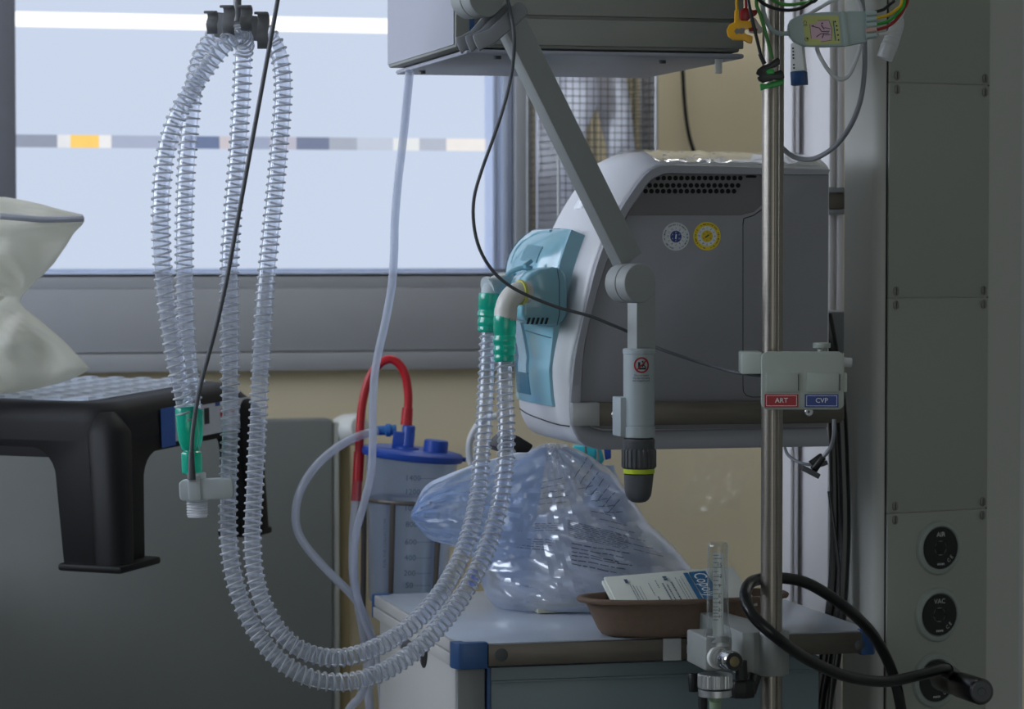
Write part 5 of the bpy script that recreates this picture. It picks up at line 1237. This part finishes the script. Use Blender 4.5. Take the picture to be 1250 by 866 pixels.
# ------------------------------------------------------------------ plastic bag of supplies on the trolley
M_bag = clear('bag_film', tint=(244, 247, 252), body=(222, 230, 246), opac=.40, rough=.18, edge=.5, base=.11, power=1.7, edge_body=.3, tl_share=.75)
M_neck = clear('bag_neck_film', tint=(232, 240, 255), body=(206, 226, 255), opac=.46, rough=.16, edge=.55, base=.14, power=1.7, edge_body=.3, tl_share=.8)
tB = 4.02
sil = [(749, 655, 708), (746, 625, 800), (740, 604, 846), (728, 594, 852), (712, 588, 850), (694, 584, 844), (668, 586, 823), (637, 592, 790), (602, 602, 768), (575, 616, 746), (558, 634, 722), (549, 650, 704), (544, 664, 692)]
def silh(py):
    for a, b in zip(sil, sil[1:]):
        if a[0] >= py >= b[0]:
            w = (a[0] - py) / (a[0] - b[0]); return a[1] + (b[1] - a[1]) * w, a[2] + (b[2] - a[2]) * w
    return sil[-1][1:] if py < 600 else sil[0][1:]
def bagdep(py):
    v = (749 - py) / 205; return .035 + .075 * max(0, 1 - v) ** .6 * min(1, .4 + v * 6)
def crump(x, y, s):
    q = Vector((x * .016, y * .016, s)); n1 = noise.noise(q)
    q2 = Vector((x * .034 + n1, y * .052 - x * .012, s + 5)); r1 = 1 - abs(noise.noise(q2)) * 2
    q3 = Vector((x * .085, y * .10, s + 9)); r2 = 1 - abs(noise.noise(q3)) * 2
    th_ = math.atan2(x - 665, y - 530); ra_ = math.hypot(x - 665, y - 530)
    r3 = 1 - abs(noise.noise(Vector((th_ * 5.5, ra_ * .010, s + 13)))) * 2.4
    return .008 * n1 + .009 * r1 + .0022 * r2 + .013 * r3 * max(.25, 1 - ra_ / 190)
def bag_pt(px, py, front=True, off=0.0):
    xl, xr = silh(py); xc, w = (xl + xr) / 2, (xr - xl) / 2
    c = max(-1, min(1, (px - xc) / w)); s = math.sqrt(max(0, 1 - c * c)) ** .8
    d = bagdep(py) * s
    amp = min(1, s * 2.2) * min(1, max(.1, (749 - py) / 30))
    disp = crump(px, py, 2 if front else 30) * amp
    return Pt(px, py, tB) - FH * ((d + disp + off) * (1 if front else -1))
rowsB, NA, NRW = [], 64, 84
for i in range(NRW + 1):
    py = 749 - 205 * i / NRW; xl, xr = silh(py); xc, w = (xl + xr) / 2, (xr - xl) / 2; r = []
    for a_ in range(2 * NA):
        a = math.pi * a_ / NA
        r.append(bag_pt(xc + w * math.cos(a), py, a < math.pi))
    rowsB.append(r)
zmn = ZT + .002
rowsB = [[Vector((p.x, p.y, max(p.z, zmn))) for p in r] for r in rowsB]
bag = thing('plastic_bag', 'crumpled clear plastic bag with small black print lying on the trolley', 'bag', Pt(715, 735, tB))
g = grid(rowsB, True)
obj('film', g, M_bag, bag, angle=24)
top = [(668, 546), (640, 551), (615, 557), (580, 567), (545, 580), (519, 594), (503, 624)]
bot = [(640, 720), (612, 703), (590, 690), (570, 676), (552, 667), (522, 657), (502, 632)]
tp_s, bt_s = resample(spline([Vector((x, y, 0)) for x, y in top], 8), 3), resample(spline([Vector((x, y, 0)) for x, y in bot], 8), 3)
NU, NV = 60, 40
def pick(L, f): i = f * (len(L) - 1); a = int(i); b = min(a + 1, len(L) - 1); return L[a].lerp(L[b], i - a)
nrow = []
for i in range(NU + 1):
    f = i / NU; A_, B_ = pick(tp_s, f), pick(bt_s, f); r = []
    for j in range(2 * NV):
        a = math.pi * j / NV; v = (1 - math.cos(a)) / 2; q = A_.lerp(B_, v); sgn = 1 if a < math.pi else -1
        th = (.028 * (1 - f) + .012) * math.sin(a)
        rid = .012 * (1 - abs(noise.noise(Vector((v * 8.5 - f * 2.2, f * 1.6, 7 * sgn)))) * 2.4) + .004 * noise.noise(Vector((q.x * .05, q.y * .08, 3 * sgn)))
        r.append(Pt(q.x, q.y, 3.98 - .02 * f) - FH * (th + rid * abs(math.sin(a)) * sgn))
    nrow.append(r)
obj('open_neck', grid(nrow, True), M_neck, bag, angle=26, label='gathered open neck of the bag')
# printed lines following the film
def printed(lines):
    gs = []
    for (xa_, ya_, xb_, yb_, h) in lines:
        L = math.hypot(xb_ - xa_, yb_ - ya_); s = 0
        while s < L - 3:
            w = random.uniform(4, 14); w = min(w, L - s)
            m_ = max(1, int(w / 2)); vs = []
            for q in range(m_ + 1):
                f = (s + w * q / m_) / L; x, y = xa_ + (xb_ - xa_) * f, ya_ + (yb_ - ya_) * f
                nx_, ny_ = -(yb_ - ya_) / L, (xb_ - xa_) / L
                for o_ in (-h / 2, h / 2): vs.append(bag_pt(x + nx_ * o_, y + ny_ * o_, True, .0024))
            gs.append((vs, [(2 * q, 2 * q + 2, 2 * q + 3, 2 * q + 1) for q in range(m_)])); s += w + random.uniform(1.2, 2.6)
    return merge(*gs)
lines = []
for i in range(6): lines.append((696, 655 + i * 4.6, 768 - (i % 3) * 8, 668 + i * 4.4, 1.0))
for i in range(9): lines.append((692, 628 + i * 2.2, 764, 648 + i * 1.9, .55))
for i in range(4): lines.append((628, 634 + i * 2.6, 682, 631 + i * 2.8, .6))
for i in range(5): lines.append((628, 650 + i * 2.6, 678 - i * 3, 652 + i * 3.0, .7))
for i in range(7): lines.append((700 + i * 6.5, 578 + i * 7.2, 716 + i * 6.6, 556 + i * 8.2, .8))
for i in range(5): lines.append((704 + i * 8, 592 + i * 7, 722 + i * 9, 588 + i * 8, .7))
for i in range(5): lines.append((640 + i * 3, 590 + i * 5, 686 + i * 2, 578 + i * 7, .5))
for i in range(6): lines.append((720 + i * 10, 618 + i * 9, 752 + i * 11, 626 + i * 9.5, .6))
obj('print', printed(lines), pm('bag_print', (44, 46, 54), .6), bag, smooth=False, label='small black print')
# contents
M_pad = pm('pad_white', (226, 228, 234), .8, var=.03, scale=12, bump=.2, bscale=120)
rowsC = []
for i in range(25):
    v = i / 24; r = []
    for a_ in range(40):
        a = 2 * math.pi * a_ / 40
        rr = (math.sin(math.pi * min(.98, .14 + v * .86)) ** .45)
        x = 702 + 106 * rr * math.cos(a) * (1 - .25 * v); y = 738 - 118 * v
        n1 = noise.noise(Vector((math.cos(a) * 1.4, math.sin(a) * 1.4, v * 2.4)))
        p = Pt(x, y, tB + .012) - FH * ((.092 * rr * math.sin(a)) * (1 - .4 * v) + .012 * n1 * rr)
        r.append(Vector((p.x, p.y, max(p.z, ZT + .004))))
    rowsC.append(r)
g = grid(rowsC, True); g[1].append(tuple(range(40))); g[1].append(tuple(24 * 40 + i for i in range(40)))
o = obj('wrapped_pad', g, M_pad, None, loc=Pt(700, 738, tB), angle=180); tag(o, 'soft white wrapped pad inside the clear plastic bag', 'pad')
a_, b_ = Pt(652, 743, 3.93), Pt(744, 748, 3.93)
Mpk = frame(Vector((a_.x, a_.y, ZT)), XV, YV, ZV)
pk = obj('flat_packet', merge(boxm(Mpk, .005, .115, .0, .07, .0012, .0075), boxm(Mpk, .020, .150, .012, .09, .0078, .0125)), pm('packet_cream', (198, 196, 178), .6), None, bev=.001, loc=Vector((a_.x, a_.y, ZT)))
tag(pk, 'flat cream packet lying under the front of the plastic bag', 'packet')
stp = thing('stopcock', 'small bright blue stopcock between the breathing hoses by the bag', 'valve', Pt(578, 716, 3.99))
kb2 = k(3.99)
obj('body', merge(revd([(3 * kb2, 0), (4.5 * kb2, .001), (4.5 * kb2, .010), (3 * kb2, .011), (3 * kb2, .016), (5.2 * kb2, .017), (5.2 * kb2, .024), (2.5 * kb2, .025)], Pt(577, 716, 3.99), ZV + RV * .05, 16), cyl(Pt(572, 709, 3.985), Pt(584, 708, 3.985), 2.5 * kb2)), pm('stopcock_blue', (22, 80, 190), .35), stp)
# teal capped bottle behind the bag
bt = thing('cleaner_bottle', 'pale bottle with teal and blue cap behind the plastic bag', 'bottle', Pz(735, 728, ZT))
tb2 = 4.12; kb3 = k(tb2); cb = Pt(738, 650, tb2); Mb = frame(Vector((cb.x, cb.y, ZT)), XV, YV, ZV)
hz = lambda py: Pt(738, py, tb2).z - ZT
obj('body', rev([(28 * kb3, 0), (31 * kb3, .003), (31 * kb3, hz(640)), (29 * kb3, hz(618)), (22 * kb3, hz(594)), (14 * kb3, hz(576)), (12 * kb3, hz(568))], Mb, 32), pm('bottle_pale', (184, 198, 218), .3, sub=.2), bt)
obj('cap', prism([Pt(x, y, tb2 - .02) for x, y in ((700, 545), (733, 545), (738, 562), (733, 569), (712, 571), (702, 563))], FH * .035), pm('cap_teal', (48, 178, 190), .35), bt, bev=.002, label='teal trigger cap')
obj('cap_button', prism([Pt(x, y, tb2 - .016) for x, y in ((737, 546), (746, 546), (746, 560), (739, 562))], FH * .02), M_blue, bt, bev=.001)
obj('wire_loop', tube(spline([Pt(715, 545, tb2 - .03), Pt(716, 560, tb2 - .03), Pt(720, 572, tb2 - .03), (Pt(727, 573, tb2 - .03)), Pt(730, 562, tb2 - .03), Pt(729, 546, tb2 - .03)], 5), .0016, 8), M_steel, bt)
# pale tube bend behind the hoses
o = obj('tube_bend', tube(resample(spline(ppx([(606, 508, 4.2), (592, 512, 4.2), (580, 524, 4.2), (573, 542, 4.2), (574, 562, 4.2), (584, 590, 4.2), (600, 640, 4.2), (610, 700, 4.2)])), .006), 4.2 * k(4.2), 12), M_lgrey, None, loc=Pt(573, 542, 4.2))
tag(o, 'pale tube bend behind the two breathing hoses and the bag', 'tube')
o = obj('rubber_foot', prism([Py(x, y, YV_ + .10) for x, y in ((622, 529), (634, 533), (652, 544), (646, 553), (612, 553), (606, 546))], YV * .06), M_black, vent, bev=.003)
# ------------------------------------------------------------------ pulp dish with two packs
M_pulp = pm('pulp_brown', (122, 102, 88), .9, var=.06, scale=120, bump=.5, bscale=700)
cD = Pt(834, 735, 3.735); cD.z = ZT
dish = thing('pulp_dish', 'brown moulded pulp dish standing near the front of the trolley top', 'dish', cD)
def oval(a, b, z, n=72, wav=0):
    out = []
    for i in range(n):
        t = 2 * math.pi * i / n; c, s = math.cos(t), math.sin(t)
        x = a * math.copysign(abs(c) ** .85, c); y = b * math.copysign(abs(s) ** .85, s)
        out.append(cD + Vector((x, y + .0 * x * x, z + wav * math.sin(t * 23))))
    return out
kd = k(3.735); RL = 134 * kd; RD = .058
rows = [oval(.60 * RL, .62 * RD, .0015), oval(.70 * RL, .72 * RD, .0008), oval(.765 * RL, .78 * RD, .003), oval(.80 * RL, .82 * RD, .010), oval(.90 * RL, .91 * RD, .040), oval(.925 * RL, .935 * RD, .046), oval(.985 * RL, 1.03 * RD, .0455, wav=.0004), oval(1.0 * RL, 1.05 * RD, .049, wav=.0004), oval(.985 * RL, 1.03 * RD, .0515, wav=.0003), oval(.92 * RL, .93 * RD, .0515), oval(.885 * RL, .89 * RD, .044), oval(.78 * RL, .79 * RD, .010), oval(.74 * RL, .74 * RD, .005), oval(.4 * RL, .4 * RD, .0045)]
g = grid(rows, True); g[1].append(tuple(range(72))); g[1].append(tuple(13 * 72 + i for i in range(72)))
obj('bowl', g, M_pulp, dish, angle=60)
M_paper = pm('paper_cream', (214, 216, 206), .7, var=.015)
A_, B_, C_, D_ = Pt(737, 704.5, 3.775), Pt(894, 691, 3.805), Pt(925, 737, 3.712), Pt(757, 743, 3.682)
pu, pvv = (B_ - A_), (D_ - A_); pn = pu.cross(pvv).normalized()
if pn.z < 0: pn = -pn
def pk_prism(off0, off1, sh=0.0): return prism([p - pn * off0 + pu.normalized() * sh for p in (A_, B_, C_, D_)], pn * (off0 - off1))
pack = thing('paper_pack', 'cream printed pack with a teal block of white lettering in the brown dish', 'pack', (A_ + C_) / 2)
obj('pouch', pk_prism(.0042, 0), M_paper, pack, bev=.0012)
ux, vx = pu.normalized(), pvv.normalized()
def pq(u, v, off=.0003): return A_ + pu * u + pvv * v + pn * off
blue_ink = pm('pack_teal', (24, 92, 134), .6)
bl = obj('colour_block', merge(([pq(.60, .10), pq(.635, .10), pq(.635, .97), pq(.60, .97)], [(0, 1, 2, 3)]), ([pq(.645, .09), pq(.775, .09), pq(.775, .97), pq(.645, .97)], [(0, 1, 2, 3)])), blue_ink, pack, smooth=False, label='teal printed block')
tv = vx; tu_ = pn.cross(tv).normalized()
if tu_.dot(ux) < 0: tu_ = -tu_
Mtx = frame(pq(.71, .52, .0006), tv, tu_, tv.cross(tu_))
g = textgeo('Copoly', .0255, Mtx, 0)
obj('lettering', g, M_winkk, bl, smooth=False)
gs = []
for u, v0, v1, w in ((.16, .30, .95, .006), (.178, .34, .98, .005), (.20, .38, .9, .005), (.225, .4, .97, .004), (.30, .32, .72, .006), (.315, .75, .9, .01), (.36, .25, .5, .007), (.43, .15, .30, .03), (.40, .36, .9, .012), (.43, .40, .95, .010), (.47, .35, .9, .012), (.52, .22, .95, .005), (.54, .3, .97, .005), (.565, .2, .9, .004)):
    v = v0
    while v < v1:
        dv = random.uniform(.02, .06); gs.append(([pq(u, v), pq(u + w, v), pq(u + w, min(v + dv, v1)), pq(u, min(v + dv, v1))], [(0, 1, 2, 3)])); v += dv + .014
gs.append(([pq(.135, .14), pq(.16, .14), pq(.16, .24), pq(.15, .27), pq(.135, .27)], [(0, 1, 2, 3, 4)]))
obj('fine_print', merge(*gs), pm('pack_print', (60, 84, 108), .6), pack, smooth=False)
pk2 = obj('paper_pack', pk_prism(.0105, .0046, -.003), M_paper, None, bev=.0014, loc=(A_ + C_) / 2)
tag(pk2, 'thicker plain cream pack beneath the printed pack in the dish', 'pack')
# ------------------------------------------------------------------ wire rack on the wall with packets in it
yc = 4.90
M_wiremesh = pm('wire_grey', (70, 67, 62), .5, metal=.2, var=.05)
cxl, cxr = Py(682, 150, yc).x, Py(801, 150, yc).x; zc0, zc1 = Py(730, 330, yc).z, Py(730, 30, yc).z
rack = thing('wire_rack', 'wire mesh rack on the cream wall beside the window', 'rack', ((cxl + cxr) / 2, yc, zc0))
sp = (cxr - cxl) / 14; wr_ = .0008
mesh = []
def wire(p0, p1, r=wr_): mesh.append(cyl(p0, p1, r, None, 5))
for i in range(15): x = cxl + sp * i; wire((x, yc, zc0), (x, yc, zc1))
nz_ = int((zc1 - zc0) / sp)
for j in range(nz_ + 1): z = zc0 + sp * j; wire((cxl, yc + wr_, z), (cxr, yc + wr_, z))
obj('front_mesh', merge(*mesh), M_wiremesh, rack); mesh = []
for i in range(1, 16): y = yc + sp * i; wire((cxl, y, zc0), (cxl, y, zc1))
for j in range(nz_ + 1): z = zc0 + sp * j; wire((cxl + wr_, yc, z), (cxl + wr_, YB - .03, z))
obj('side_mesh', merge(*mesh), M_wiremesh, rack); mesh = []
for i in range(1, 16): y = yc + sp * i; wire((cxr, y, zc0), (cxr, y, zc1))
for j in range(nz_ + 1): z = zc0 + sp * j; wire((cxr - wr_, yc, z), (cxr - wr_, YB - .03, z))
obj('side_mesh', merge(*mesh), M_wiremesh, rack)
for x, y in ((cxl, yc), (cxr, yc), (cxl, YB - .03), (cxr, YB - .03)): obj('corner_rod', cyl((x, y, zc0), (x, y, zc1), .0026, None, 10), M_alu, rack)
obj('base', box(cxl, cxr, yc, YB, zc0 - .004, zc0), M_mgrey, rack)
M_pkt = clear('packet_film', tint=(240, 242, 250), body=(222, 224, 234), opac=.85, rough=.15, edge=.4, base=.05, tl_share=.4)
def packet(poly, y, nm, mat, th=.008, sl=-.9):
    pts = [Py(px, py, y) for px, py in poly]; xm = min(p.x for p in pts)
    pts = [Vector((p.x, p.y - (p.x - xm) * abs(sl), max(p.z, zc0 + .002))) for p in pts]; c = sum(pts, Vector()) / len(pts)
    o = obj('packet', prism(pts, YV * th), mat, None, bev=.003, loc=c); tag(o, nm, 'packet', 'packets in the wire rack'); return o
packet([(654, 60), (690, 60), (692, 330), (655, 330)], 5.05, 'greyish film packet behind the side mesh of the wire rack', M_pkt)
packet([(686, 50), (716, 50), (722, 128), (710, 160), (703, 330), (687, 330)], 4.99, 'pale lilac film packet at the window side of the wire rack', M_pkt)
packet([(716, 50), (746, 50), (758, 120), (764, 190), (758, 330), (742, 330), (736, 180), (724, 120)], 5.0, 'pale folded film packet in the middle of the wire rack', M_pkt)
packet([(781, 50), (799, 50), (799, 330), (784, 330)], 4.99, 'pale lilac film packet at the wall side of the wire rack', M_pkt)
M_stick = pm('stick_pale', (206, 200, 176), .5)
for i, x in enumerate((750, 757.5, 765, 772.5)):
    p = Py(x, 330, 5.05); q = Py(x, 55, 5.05)
    o = obj('wrapped_tube', cyl((p.x, 5.05, zc0 + .001), (p.x, 5.05, q.z), .0036, None, 10), M_stick, None, loc=(p.x, 5.05, zc0)); tag(o, 'thin pale wrapped tube standing upright in the wire rack', 'tube', 'wrapped tubes in the wire rack')
for i, x in enumerate((712, 719, 726)):
    p = Py(x, 330, 5.06); q = Py(x, 120, 5.06)
    o = obj('wrapped_tube', cyl((p.x, 5.06, zc0 + .001), (p.x, 5.06, q.z), .0036, None, 10), M_stick, None, loc=(p.x, 5.06, zc0)); tag(o, 'thin pale wrapped tube standing upright in the wire rack', 'tube', 'wrapped tubes in the wire rack')
# black cable on the wall
o = obj('wall_cable', tube(resample(spline([Py(830, 20, 5.12), Py(833, 80, 5.12), Py(836, 130, 5.12), Py(841, 165, 5.12), Py(850, 195, 5.12), Py(864, 240, 5.12), Py(872, 340, 5.12)]), .01), 2.6 * k(5.2), 8), M_rubber, None, loc=Py(836, 130, 5.12))
tag(o, 'black cable hanging down the cream wall above the ventilator', 'cable')
# crinkled clear wrapper on the wall under the ventilator
rows = []
for i in range(22):
    r = []
    for j in range(22):
        f, v = i / 21, j / 21
        px = 836 + 72 * v + 10 * math.sin(f * 5); py = 540 + 85 * f + 6 * math.sin(v * 6)
        r.append(Py(px, py, 5.13) - YV * (.012 + .03 * abs(noise.noise(Vector((f * 3, v * 3, 8)))) + .012 * noise.noise(Vector((f * 8, v * 8, 2)))))
    rows.append(r)
o = obj('clear_wrapper', grid(rows), clear('wrapper', opac=.03, rough=.2, edge=.25, base=.03), None, loc=Py(870, 540, 5.12), angle=30)
tag(o, 'crinkled clear wrapper hanging against the wall under the ventilator', 'wrapper')
# ------------------------------------------------------------------ daylight, camera
w = bpy.data.worlds.new('World'); scn.world = w; w.use_nodes = True
bg = w.node_tree.nodes['Background']; bg.inputs['Color'].default_value = (0.92, 0.97, 0.97, 1); bg.inputs['Strength'].default_value = 0.9
cam = bpy.data.cameras.new('camera'); co = bpy.data.objects.new('camera', cam); COL.objects.link(co)
M = Matrix.Identity(4)
for r in range(3):
    M[r][0], M[r][1], M[r][2], M[r][3] = RV[r], UV_[r], -FV[r], CAM[r]
co.matrix_world = M
cam.sensor_fit = 'HORIZONTAL'; cam.sensor_width = 36.0; cam.lens = FPX / 1250 * 36.0
cam.clip_start = .05; cam.clip_end = 50
cam.dof.use_dof = True; cam.dof.focus_distance = 3.58; cam.dof.aperture_fstop = 8.0
scn.camera = co
scn.view_settings.view_transform = 'Standard'; scn.view_settings.look = 'None'
scn.view_settings.exposure = 0.0; scn.view_settings.gamma = 1.0; scn.view_settings.use_curve_mapping = False
scn.cycles.transparent_max_bounces = 48
scn.cycles.max_bounces = 14; scn.cycles.transmission_bounces = 12; scn.cycles.glossy_bounces = 6; scn.cycles.diffuse_bounces = 5
scn.cycles.use_denoising = True
scn.cycles.caustics_reflective = False; scn.cycles.caustics_refractive = False
scn.cycles.sample_clamp_indirect = 8.0
